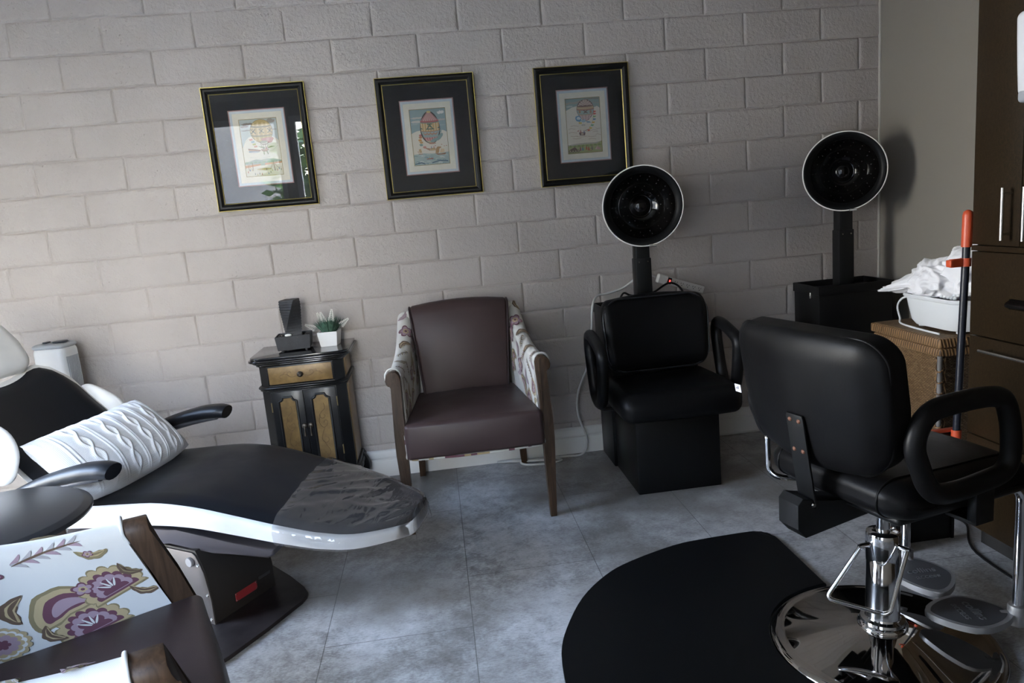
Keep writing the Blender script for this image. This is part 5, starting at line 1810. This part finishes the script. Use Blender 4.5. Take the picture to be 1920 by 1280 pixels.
# foot-spa tub on the hamper
TUBW = mat('white_tub_plastic', (.66, .68, .70), .28, coat=.2)
ZH = ht_ + .043
tb_ = thing('foot_spa_tub', 'white plastic foot spa tub on top of the wicker hamper', 'tub', (3.895, -.985, ZH), pi / 2)
bm = NB()
rings = []
for (w, d, r, z) in ((.27, .22, .08, .012), (.31, .255, .08, .012), (.330, .272, .075, .03), (.348, .288, .07, .085), (.358, .298, .07, .122), (.378, .316, .075, .126), (.382, .320, .075, .134), (.376, .314, .073, .140), (.352, .292, .068, .138), (.345, .286, .068, .10), (.31, .25, .07, .03), (.25, .2, .07, .024)):
    rings.append([bm.verts.new((x, y, z)) for x, y in rrect(w, d, r, 8)])
for a, b in zip(rings, rings[1:]):
    n_ = len(a)
    for j in range(n_):
        bm.faces.new((a[j], a[(j + 1) % n_], b[(j + 1) % n_], b[j]))
bm.faces.new(rings[0]); bm.faces.new(rings[-1])
obj('bowl', bm, TUBW, tb_, sharp=40)
for sx in (-1, 1):
    for sy in (-1, 1):
        bm = NB(); lathe(bm, [(0, 0), (.014, 0), (.015, .014), (0, .014)], 16, T((sx * .11, sy * .09, 0)))
        obj('foot', bm, TUBW, tb_)
bm = NB(); tube(bm, [(.170, .09, .118), (.20, .12, .108), (.225, .125, .07), (.222, .115, .02), (.19, .135, .005), (.10, .158, .005), (-.02, .168, .005), (-.1, .170, .005)], .0042, 8, sm=6)
obj('tub_cord', bm, TUBW, tb_, sharp=180)
bm = NB()
for i in range(5):
    for j in range(3):
        bmesh.ops.create_icosphere(bm, subdivisions=2, radius=.0085, matrix=T((-.09 + i * .019 + .006 * (j % 2), .10 - j * .018, .137 + .006 * j)))
obj('massage_rollers', bm, TUBW, tb_, sharp=180)

# towels heaped in the tub
TERRY = NT('white_terry')
TERRY.p.inputs['Base Color'].default_value = (.74, .74, .77, 1); TERRY.p.inputs['Roughness'].default_value = .95; TERRY.p.inputs['Sheen Weight'].default_value = .3
TERRY.bump(TERRY.noise(TERRY.co(), 420, 2), .5, .002)
TERRY = TERRY.m
def towel(label, loc, size, seed, rz=0, squash=.35):
    bm = NB()
    bmesh.ops.create_icosphere(bm, subdivisions=6, radius=1)
    for v in bm.verts:
        d = v.co.normalized()
        q = d * 1.5 + Vector((seed * 3.1, seed, 0))
        wq = q + Vector((noise.noise(q * 1.3), noise.noise(q * 1.3 + Vector((5, 1, 2))), noise.noise(q * 1.3 + Vector((1, 7, 3))))) * .7
        ridge = 1 - abs(noise.noise(wq * 1.05)) * 1.9
        ridge2 = 1 - abs(noise.noise(wq * 2.1)) * 2.2
        k = .80 + .17 * max(0, ridge) ** 1.2 + .055 * max(0, ridge2) ** 1.3 + .15 * noise.noise(q * .9)
        v.co = Vector((d.x * size[0] * k, d.y * size[1] * k, d.z * size[2] * k))
        if v.co.z < -size[2] * squash:
            v.co.z = -size[2] * squash - (abs(v.co.z) - size[2] * squash) * .15
    o = obj('towel', bm, TERRY, None, sharp=180)
    o.location = loc; o.rotation_euler = (0, 0, rz)
    return tag(o, label, 'towel', 'towels in the foot spa tub')
towel('white terry towel piled highest in the tub, against the cabinet side', (3.93, -1.05, ZH + .215), (.150, .150, .155), 2, .3)
towel('rumpled white terry towel at the middle of the heap in the tub', (3.87, -.925, ZH + .180), (.145, .170, .118), 5, -.2)
# flap hanging over the tub edge
bm = NB()
bmesh.ops.create_icosphere(bm, subdivisions=5, radius=1)
for v in bm.verts:
    d = v.co.normalized()
    q = d * 1.6 + Vector((9.3, 2.1, 4))
    k = .84 + .16 * max(0, 1 - abs(noise.noise(q * 1.1)) * 2) + .06 * noise.noise(q * 2.3)
    t = (d.x + 1) / 2                      # 0 at the hanging tip
    w = .30 + .70 * min(1, t * 1.5) ** .8
    v.co = Vector((d.x * .150 * k, d.y * .085 * w * k, d.z * .040 * w * k - .050 * max(0, .5 - t) ** 1.2 + .030 * t + .012 * sin(d.y * 5 + t * 6) * w))
o = obj('towel', bm, TERRY, None, sharp=180)
o.location = (3.800, -.815, ZH + .158); o.rotation_euler = (radians(-18), 0, radians(-58))
tag(o, 'white terry towel with a flap hanging out over the left end of the tub', 'towel', 'towels in the foot spa tub')

# ================================================================ long-handled dustpan
ORANGE = mat('orange_plastic', (.52, .075, .028), .4)
dp_ = thing('dustpan', 'long-handled black dustpan with orange grip and lip, beside the cabinets', 'dustpan', (3.535, -1.360, 0))
bm = NB(); tube(bm, [(0.022, -.045, .40), (.040, -.048, 1.085)], .0125, 14)
obj('handle', bm, mat('dark_blue_black_tube', (.010, .012, .020), .35), dp_, sharp=60)
bm = NB(); tube(bm, [(.039, -.048, 1.055), (.040, -.048, 1.08), (.0415, -.048, 1.16), (.0418, -.048, 1.172), (.042, -.048, 1.178)], [.0165, .0165, .0165, .0135, .004], 16)
obj('grip', bm, ORANGE, dp_, sharp=60)
bm = NB(); tube(bm, [(.0375, -.048, .990), (.038, -.048, 1.018)], .0165, 16)
box(bm, -.020, .026, -.056, -.040, .990, 1.018, .003)
box(bm, -.026, -.014, -.060, -.036, .992, 1.016, .003)
obj('broom_clip', bm, ORANGE, dp_, sharp=60)
bm = NB(); tube(bm, [(.0205, -.045, .355), (.022, -.045, .415)], .0165, 16)
obj('socket', bm, ORANGE, dp_, sharp=60)
bm = NB()
prism(bm, [(-.235, .0), (.035, .0), (.032, .40), (-.215, .40)], .012, T((0, -.018, 0), rx=pi / 2), .002)
box(bm, -.235, -.223, -.095, -.020, .0, .40, .002); box(bm, .020, .032, -.035, -.018, .0, .40, .002)
pn = obj('pan', bm, BLKPLASTIC, dp_)
bm = NB(); box(bm, -.232, .034, -.036, -.014, .405, .416, .003)
box(bm, -.05, .034, -.045, -.020, .355, .366, .003)
obj('pan_lip', bm, ORANGE, dp_)

# ================================================================ brown wood-grain cabinets
def cab_mat():
    k = NT('brown_textured_laminate'); p = k.p
    v = k.co(scale=(1, 1, 1))
    w = k.new('TexWave', bands_direction='Z'); k.l.new(v, w.inputs[0]); w.inputs['Scale'].default_value = 60; w.inputs['Distortion'].default_value = 12; w.inputs['Detail'].default_value = 3; w.inputs['Detail Scale'].default_value = 3
    n = k.noise(k.co(scale=(1, 1, .45)), 160, 3, .6, .6)
    a = k.math('ADD', k.math('MULTIPLY', w.outputs[1], .22), k.math('MULTIPLY', n, .78))
    k.l.new(k.ramp(a, [(.25, (.0085, .0054, .0028)), (.75, (.030, .019, .0092))]), p.inputs['Base Color'])
    p.inputs['Roughness'].default_value = .38; p.inputs['Specular IOR Level'].default_value = .16
    k.bump(a, .12, .0008)
    return k.m
CABM = cab_mat()
CABD = mat('cabinet_shadow_gap', (.006, .005, .004), .7)
cb = thing('storage_cabinet', 'tall dark brown wood-grain cabinet with doors above drawers, along the right wall', 'cabinet', (3.57, -1.437, 0))
DEPTH, LEN = .600, 1.50
bm = NB(); box(bm, .022, DEPTH, -LEN, 0, .08, 2.30)
obj('carcass', bm, CABM, cb, smooth=False)
bm = NB(); box(bm, .06, DEPTH, -LEN, -.01, .0, .08)
obj('toe_kick', bm, CABD, cb, smooth=False)
bm = NB(); box(bm, -.002, .022, -LEN, 0, 1.046, 1.062, .001)
obj('rail', bm, CABM, cb)
def bar_handle(parent, p0, p1, off):
    bm = NB()
    a, b = Vector(p0), Vector(p1)
    d = (b - a).normalized()
    tube(bm, [a, b], .0055, 12)
    for q in (a + d * .018, b - d * .018):
        tube(bm, [q, q + Vector((off, 0, 0))], .0042, 8)
    return obj('handle', bm, STEEL, parent, sharp=50)
yy = [0, -.197, -.394, -.69, -.99, -1.29, -1.50]
for i, (a, b) in enumerate(zip(yy, yy[1:])):
    bm = NB(); box(bm, 0, .020, b + .002, a - .0015, 1.066, 2.296, .001)
    dd = obj('door', bm, CABM, cb)
    if i < 2:
        yh = -.163 if i == 0 else -.245
        bar_handle(dd, (-.034, yh, 1.086), (-.034, yh, 1.246), .034)
for i, (a, b) in enumerate(((0, -.60), (-.60, -1.20), (-1.20, -1.50))):
    for j, (z0, z1) in enumerate(((.765, 1.042), (.42, .760), (.085, .415))):
        bm = NB(); box(bm, 0, .020, b + .002, a - .0015, z0, z1, .001)
        dd = obj('drawer', bm, CABM, cb)
        if j == 1:
            bar_handle(dd, (-.034, a - .085, z1 - .036), (-.034, b + .085, z1 - .036), .034)
        if j == 0:
            bm = NB()
            for u0 in (0,):
                grid(bm, lambda u, v: (-.036 * sin(pi * v) * (1 - (2 * u - 1) ** 4) ** .5 if True else 0, a - .165 - .12 * u, .868 + .034 * v), 14, 10)
            bmesh.ops.solidify(bm, geom=bm.faces[:], thickness=.003)
            obj('cup_pull', bm, mat('black_cup_pull', (.008, .008, .009), .25), dd)

# white dispenser on the cabinet doors
DW = mat('dispenser_white', (.62, .64, .68), .35)
ds = thing('wall_dispenser', 'white rounded dispenser mounted on the upper cabinet door', 'dispenser', (3.57, -1.735, 1.61))
def dsp(p):
    f = (p.z + .115) / .23
    return (p.x + (.012 * (1 - f) if p.x < 0 else 0), p.y * (1 - .05 * abs(2 * f - 1) ** 3), p.z)
bm = NB(); rbox(bm, .052, .062, .115, (.02, .02, .02), 12, dsp, T((-.054, -.028, 0)))
db = obj('housing', bm, DW, ds, sharp=180)
bm = NB(); rbox(bm, .045, .052, .018, .012, 8, None, T((-.052, -.028, -.112)))
obj('nozzle_tray', bm, mat('dispenser_grey', (.30, .32, .36), .4), ds, sharp=180)
bm = NB(); rbox(bm, .004, .016, .014, .003, 6, None, T((-.105, -.028, .035)))
obj('sensor_window', bm, mat('dispenser_window', (.06, .10, .20), .2), db, sharp=180)
# ================================================================ spa lounge chair
SPA_RZ = atan2(-.272, .962)
spa = thing('spa_chair', 'black and white reclining spa lounge chair on a dark pedestal, left of the room', 'spa chair', (.80, -1.0, 0), SPA_RZ)
SPAB = leather('spa_black_vinyl', (.0065, .0075, .0105), .42, 420, .10)
SPAB.node_tree.nodes['Principled BSDF'].inputs['Specular IOR Level'].default_value = .22
SPAW = leather('spa_white_vinyl', (.71, .695, .67), .36, 420, .06)
ZS = [(-.42, .470), (-.30, .466), (-.15, .470), (.0, .478), (.10, .480), (.22, .466), (.34, .437), (.48, .397), (.62, .357), (.75, .326), (.88, .312)]
WS = [(-.42, .27), (-.25, .295), (0, .308), (.2, .310), (.36, .303), (.5, .292), (.62, .274), (.70, .250), (.745, .226), (.80, .186), (.84, .154), (.862, .132), (.878, .110), (.886, .09), (.888, .06)]
def seat_top(s, v, inset=0.0):
    w = lerp(WS, s) - inset
    z = spl(ZS, s)
    e = abs(v)
    crown = .016 * (1 - e ** 2.2) - .020 * max(0, e - .86) / .14 * .6
    dish = -.012 * (1 - e * e) * exp(-((s + .1) / .22) ** 2)
    return (s, v * w, z + crown + dish)
def smap(u):
    # denser stations at the foot end
    return -.42 + 1.308 * (1 - (1 - u) ** 1.6)
bm = NB()
grid(bm, lambda u, v: seat_top(smap(u), 2 * v - 1, .006), 46, 26)
obj('seat_pad', bm, SPAB, spa, sharp=180)
bm = NB()
def band(u, v):
    s = smap(u); w = lerp(WS, s); z = spl(ZS, s)
    th = .088 - .034 * min(1, max(0, (s - .1) / .75))
    # section: near top edge -> side -> underside -> side -> far top edge
    P = [(-1.0, -.008, -.010), (-1.0, -.012, .001), (-1.0, -.018, .004), (-1, -.5 * th, .004), (-1, -th * .92, .002), (-.93, -th, 0), (-.4, -th * 1.02, 0), (0, -th * 1.02, 0), (.4, -th * 1.02, 0), (.93, -th, 0), (1, -th * .92, .002), (1, -.5 * th, .004), (1, -.022, .004), (1, -.018, .001), (1, -.014, -.010)]
    k = int(round(v * (len(P) - 1)))
    a, dz, ex = P[k]
    return (s + .006 * min(1, max(0, (s - .78) / .1)), a * w + (ex if a > 0 else -ex if a < 0 else 0), z + dz)
R = grid(bm, band, 46, 14)
bm.faces.new(R[-1]); bm.faces.new(R[0][::-1])
obj('seat_shell', bm, SPAW, spa, sharp=50)
# seam stitching along the near white band
# reclined back
BK = [(0, -.30, .465), (.15, -.36, .492), (.35, -.445, .560), (.6, -.545, .665), (.82, -.645, .765), (1.0, -.735, .845)]
def bk(u):
    return spl([(a, b) for a, b, c in BK], u), spl([(a, c) for a, b, c in BK], u)
def back_w(u):
    return spl([(0, .292), (.3, .276), (.6, .262), (.82, .264), (.93, .255), (1, .225)], u)
def back_surf(u, v, inset, off):
    x = 2 * v - 1
    # the upper edge dips at the neck and rises to two shoulders
    u2 = u * (1 - .04 * max(0, 1 - (x / .62) ** 2) - .10 * max(0, (abs(x) - .82) / .18) ** 1.5 * 1.6)
    s, z = bk(u2)
    w = back_w(u2) - inset
    s1, z1 = bk(min(1, u2 + .02)); s0, z0 = bk(max(0, u2 - .02))
    n = Vector((-(z1 - z0), s1 - s0)).normalized() * -1   # faces the sitter
    bow = .030 * x * x
    return (s + n.x * (off + bow), x * w, z + n.y * (off + bow))
bm = NB()
grid(bm, lambda u, v: back_surf(.02 + .955 * u, v, .014, .024 - .018 * max(0, abs(2 * v - 1) - .86) / .14 - .016 * max(0, u - .93) / .07), 30, 26)
obj('back_pad', bm, SPAB, spa, sharp=180)
bm = NB()
def bshell(u, v):
    # closed section around the back: front rim, then the rear
    if v <= .5:
        return back_surf(u, v * 2, 0, .010 if 0 < v < .5 else 0)
    q = 2 - v * 2
    e = abs(2 * q - 1)
    return back_surf(u, q, .002, -.062 * (1 - e ** 4) - .004)
R = grid(bm, bshell, 26, 44, cv=True)
bm.faces.new(R[-1]); bm.faces.new(R[0][::-1])
obj('back_shell', bm, SPAW, spa, sharp=60)
# side wings (rounded side covers) left and right of the back
for sd in (-1, 1):
    bm = NB()
    def wing(p):
        f = (p.x + .12) / .24
        return (p.x, p.y + sd * .018 * (1 - (p.z / .11) ** 2), p.z * (1 - .22 * f))
    rbox(bm, .118, .022, .100, (.085, .02, .085), 14, wing, T((-.575, sd * .318, .640), ry=radians(22)) if sd > 0 else T((-.470, -.322, .672), ry=radians(22)) @ Matrix.Diagonal((1.15, 1.1, 1.25, 1)))
    wg = obj('side_wing', bm, SPAW, spa, sharp=180)
    if sd < 0:
        bm = NB(); lathe(bm, [(0, .014), (.052, .013), (.062, .008), (.064, 0)], 40, T((-.455, -.345, .655), rx=pi / 2))
        obj('hinge_cover', bm, SPAW, wg, sharp=60)
    # armrest: padded bar rising to a squared tip
    bm = NB()
    Y = sd * .335
    tube(bm, [(-.40, Y, .515), (-.29, Y, .557), (-.20, Y, .582), (-.10, Y, .600), (-.03, Y, .603), (.0, Y, .598)], [.018, .021, .024, .028, .029, .026], 14, sm=5, ry=.028, up=(0, 0, 1))
    for v in bm.verts:
        v.co.z = max(v.co.z, v.co.z)
    ar = obj('armrest', bm, leather('armrest_vinyl', (.004, .005, .008), .46, 420, .08), spa, sharp=70)
    bm = NB()
    tube(bm, [(-.44, Y, .490), (-.30, Y, .527), (-.20, Y, .552), (-.11, Y, .569), (-.05, Y, .574)], [.012, .013, .013, .012, .008], 10, sm=5, ry=.022, up=(0, 0, 1))
    obj('arm_shell', bm, mat('grey_arm_shell', (.09, .09, .10), .4, .5), ar, sharp=60)
    bm = NB(); tube(bm, [(-.42, Y, .50), (-.45, sd * .30, .46), (-.45, sd * .22, .41)], .016, 10, sm=5)
    obj('arm_support', bm, mat('spa_grey_metal', (.10, .095, .105), .38, .7), ar, sharp=60)
# head cushion
bm = NB()
def hc(p):
    return (p.x - .18 * p.z * 0, p.y * (1 - .22 * max(0, p.z / .12)), p.z)
rbox(bm, .042, .172, .122, (.04, .06, .07), 16, hc, T((-.755, -.005, .960), ry=radians(-28)))
hcu = obj('head_cushion', bm, SPAW, spa, sharp=180)
bm = NB()
for sy in (-.06, .06):
    tube(bm, [(-.80, sy, .93), (-.82, sy, .84), (-.76, sy, .76)], .008, 8, sm=4)
obj('cushion_post', bm, mat('spa_grey_metal', (.10, .095, .105), .38, .7), hcu, sharp=60)
# metal frame under the seat
SGM = mat('mauve_grey_metal', (.135, .125, .138), .34, .75)
bm = NB()
prism(bm, [(-.36, .325), (-.04, .345), (.04, .350), (.10, .342), (.305, .292), (.447, .268), (.440, .246), (.42, .236), (.22, .258), (.066, .294), (.02, .300), (-.06, .285), (-.36, .268)][::-1], .45, T((0, .225, 0), rx=pi / 2), .008, 3)
obj('under_frame', bm, SGM, spa, sharp=40)
bm = NB(); box(bm, -.25, .25, -.16, .16, .24, .37, .01)
obj('lift_block', bm, mat('spa_dark_steel', (.02, .02, .022), .4, .5), spa)
# pedestal (the top is swivelled, so the pedestal points a little more to the camera)
def toloc(x, y):
    dx, dy = x - .80, y + 1.0
    return (dx * cos(SPA_RZ) + dy * sin(SPA_RZ), -dx * sin(SPA_RZ) + dy * cos(SPA_RZ))
PED = mat('pedestal_dark', (.020, .0175, .0165), .46, .1, spec=.3, bump=(220, .12, .0006))
PEDG = mat('pedestal_side_grey', (.10, .09, .087), .45, .6)
a2 = atan2(-.56, .83) - SPA_RZ
cxp, cyp = toloc(1.010, -1.192)
MP = T((cxp, cyp, 0), rz=a2)
bm = NB()
prism(bm, [(0, .012), (.0, .10), (-.012, .20), (-.045, .275), (-.55, .275), (-.55, .012)][::-1], .272, MP @ T((0, .136, 0), rx=pi / 2), .004, 2)
pd = obj('pedestal', bm, PED, spa)
bm = NB()
prism(bm, [(.002, .014), (.002, .10), (-.012, .200), (-.040, .258), (-.055, .268), (-.50, .268), (-.50, .014)][::-1], .006, MP @ T((0, -.136, 0), rx=pi / 2), .0015, 2)
sp2 = obj('side_cover', bm, PEDG, pd)
bm = NB(); lathe(bm, [(0, .010), (.015, .0095), (.017, .006), (.017, 0)], 24, MP @ T((-.068, -.142, .235), rx=pi / 2))
obj('knob', bm, mat('grey_knob', (.28, .27, .27), .4, .4), sp2, sharp=40)
bm = NB()
for x, z in ((-.035, .225), (-.012, .03), (-.012, .12)):
    lathe(bm, [(0, .003), (.004, .003), (.006, 0)], 12, MP @ T((x, -.142, z), rx=pi / 2))
obj('screw', bm, STEEL, sp2)
bm = NB(); box(bm, .0, .0022, -.045, .052, .045, .075, .0008, 1, MP)
lb = obj('red_label', bm, mat('red_plate', (.20, .018, .022), .4), pd)
bm = NB()
for y in (-.041, .048):
    for z in (.049, .071):
        lathe(bm, [(0, .0012), (.002, .001), (.0025, 0)], 8, MP @ T((.0022, y, z), ry=pi / 2))
obj('label_rivet', bm, STEEL, lb)
bm = NB(); box(bm, .0, .0018, .064, .118, .072, .082, .0006, 1, MP)
obj('black_label', bm, mat('dark_label', (.035, .035, .04), .3), pd)
plate = [(1.05, -.925), (1.13, -1.025), (1.198, -1.125), (1.2185, -1.168), (1.219, -1.195), (1.207, -1.225), (1.12, -1.375), (1.03, -1.512), (.93, -1.62), (.62, -1.52), (.42, -1.25), (.42, -1.0), (.55, -.82), (.85, -.76), (.98, -.83)]
bm = NB()
prism(bm, [toloc(x, y) for x, y in plate][::-1], .014, None, .004, 3)
bp = obj('base_plate', bm, mat('worn_base_plate', (.016, .0125, .013), .50, .0, spec=.25, var=(14, .5), bump=(40, .1, .001)), spa)
for v in bp.data.vertices:
    pass

# clear vinyl cover wrapped over the foot end
def clear_vinyl():
    k = NT('clear_vinyl'); k.n.remove(k.p)
    out = k.n['Material Output']
    tr = k.new('BsdfTransparent'); gl = k.new('BsdfGlossy'); mx = k.new('MixShader'); df = k.new('BsdfDiffuse'); m2 = k.new('MixShader')
    fr = k.new('Fresnel'); fr.inputs[0].default_value = 1.45
    v = k.co(scale=(1, 1, 1))
    n1 = k.noise(k.co(scale=(20, 5, 5), rot=(0, 0, .45)), .8, 2, .45, 1.2)
    bp_ = k.new('Bump'); bp_.inputs['Strength'].default_value = .40; bp_.inputs['Distance'].default_value = .012
    k.l.new(n1, bp_.inputs['Height'])
    k.l.new(bp_.outputs[0], gl.inputs['Normal']); k.l.new(bp_.outputs[0], fr.inputs['Normal'])
    gl.inputs['Roughness'].default_value = .07
    tr.inputs[0].default_value = (.90, .89, .88, 1)
    df.inputs[0].default_value = (.34, .31, .295, 1)
    m2.inputs[0].default_value = .13
    k.l.new(tr.outputs[0], m2.inputs[1]); k.l.new(df.outputs[0], m2.inputs[2])
    k.l.new(k.math('MULTIPLY', fr.outputs[0], 1.5), mx.inputs[0]); k.l.new(m2.outputs[0], mx.inputs[1]); k.l.new(gl.outputs[0], mx.inputs[2])
    k.l.new(mx.outputs[0], out.inputs[0])
    return k.m
CV = clear_vinyl()
def cover_start(v):
    return .395 + .085 * v            # the edge runs slantwise across the pad
def cov(u, v):
    x = 2 * v - 1
    s0 = .470 - .03 * x
    s = s0 + (.893 - s0) * (1 - (1 - u) ** 1.5)
    if abs(x) <= .88:
        p = seat_top(min(s, .887), x / .88, -.006)
        q = Vector(p)
        wr = noise.noise(Vector((s * 11 - x * 2.6, x * .8 + s * 1.0, 3.3)))
        q.z += .0045 + .0065 * max(0, 1 - abs(wr) * 5) * (1 - abs(x)) ** .3 + .002 * noise.noise(Vector((s * 20, x * 8, 1)))
        if u > .96:
            q.x += .008
        return q
    e = (abs(x) - .88) / .12
    p = seat_top(min(s, .887), (1 if x > 0 else -1), -.013)
    th = .088 - .034 * min(1, max(0, (s - .1) / .75))
    return (p[0] + (.010 if u > .96 else 0), p[1] + (.003 if x > 0 else -.003), p[2] - e * (th - .016) + .002 + .0018 * noise.noise(Vector((s * 60, e * 6, x))) )
bm = NB()
R = grid(bm, cov, 60, 50)
# front lip hanging down at the foot
drop = []
for j in range(51):
    p = R[60][j].co
    drop.append(bm.verts.new((p.x + .004, p.y * 1.02, min(p.z, .306) - .050 + .003 * sin(j))))
for j in range(50):
    bm.faces.new((R[60][j], drop[j], drop[j + 1], R[60][j + 1]))
o = obj('plastic_cover', bm, CV, None, sharp=180)
o.location = (.80, -1.0, 0); o.rotation_euler = (0, 0, SPA_RZ)
tag(o, 'clear wrinkled plastic cover over the foot end of the spa chair', 'plastic cover')

# ================================================================ cable-knit lumbar pillow
def knit():
    k = NT('white_knit'); p = k.p
    p.inputs['Base Color'].default_value = (.74, .725, .715, 1); p.inputs['Roughness'].default_value = .9; p.inputs['Sheen Weight'].default_value = .25
    v = k.co(scale=(1, 1, 1))
    w = k.new('TexWave', bands_direction='Y'); k.l.new(v, w.inputs[0]); w.inputs['Scale'].default_value = 85
    w2 = k.new('TexWave', bands_direction='Z'); k.l.new(v, w2.inputs[0]); w2.inputs['Scale'].default_value = 60
    k.bump(k.math('MULTIPLY', w.outputs[1], w2.outputs[1]), .35, .0015)
    return k.m
# local: y along the long axis, z up the height, x thickness (towards the sitter)
PL, PH, PT = .285, .150, .092
def knit_h(y, z):
    per = .112
    t = (y / per) % 1.0
    h = 0
    for c, w in ((.05, .024), (.95, .024)):
        d = (t - c) / w
        h = max(h, exp(-d * d) * .0055)
    for c, amp, fz, ww, hh in ((.50, .125, 46, .050, .0085),):
        for ph in (0, pi):
            yc = c + amp * sin(z * fz + ph)
            d = (t - yc) / ww
            over = .55 + .45 * cos(z * fz + ph)
            h = max(h, exp(-d * d) * hh * (.55 + .45 * over))
    return h
bm = NB()
def pil(sgn):
    def f(u, v):
        a, b = 2 * u - 1, 2 * v - 1
        # lens profile with pinched corners
        ex = (1 - abs(a) ** 2.6); ez = (1 - abs(b) ** 2.4)
        th = PT * max(0, ex) ** .50 * max(0, ez) ** .52
        y = a * PL * (1 - .05 * (1 - b * b)); z = b * PH * (1 - .10 * (1 - abs(a) ** 2) * 0 - .05 * abs(a) ** 3)
        k = min(1, max(0, ex) * 3) * min(1, max(0, ez) * 3)
        x = sgn * (th + (knit_h(y, z) * k))
        sag = -.018 * (1 - a * a)
        wob = .006 * noise.noise(Vector((y * 9, z * 9, sgn)))
        return (x + wob * k, y, z + sag)
    return f
grid(bm, pil(1), 220, 74)
grid(bm, pil(-1), 60, 24)
bmesh.ops.remove_doubles(bm, verts=bm.verts[:], dist=.0004)
o = obj('knit_pillow', bm, knit(), None, sharp=180)
o.matrix_world = T((.80, -1.0, 0), rz=SPA_RZ) @ T((-.240, -.035, .588)) @ T((0, 0, 0), ry=radians(-46), rz=0) @ T(rx=radians(0))
tag(o, 'long white cable-knit pillow lying across the seat of the spa chair', 'pillow')

# ================================================================ round side table
rt = thing('side_table', 'round dark side table between the spa chair and the foreground armchair', 'side table', (.485, -1.650, 0))
TBL = mat('dark_table_lacquer', (.018, .018, .0195), .36, spec=.35, bump=(5, .05, .001))
bm = NB(); lathe(bm, [(0, .560), (.20, .560), (.24, .564), (.276, .578), (.278, .584), (.275, .590), (.258, .5985), (.254, .600), (0, .600)], 96)
obj('table_top', bm, TBL, rt, sharp=30)
DW2 = wood('dark_walnut', (.028, .014, .009), (.06, .03, .018), .35, (30, 30, 4))
bm = NB(); lathe(bm, [(0, .56), (.10, .56), (.095, .54), (.04, .52), (.032, .40), (.030, .2), (.045, .10), (.07, .06), (0, .06)], 40)
obj('pillar', bm, DW2, rt, sharp=40)
bm = NB(); lathe(bm, [(0, 0), (.20, 0), (.205, .01), (.20, .022), (.12, .04), (.06, .065), (0, .066)], 64)
obj('foot', bm, DW2, rt, sharp=40)
for k_i in range(3):
    a = k_i * 2 * pi / 3 + .35
    bm = NB(); box(bm, .02, .20, -.012, .012, .50, .56, .004, 2, T(rz=a))
    obj('bracket', bm, DW2, rt)
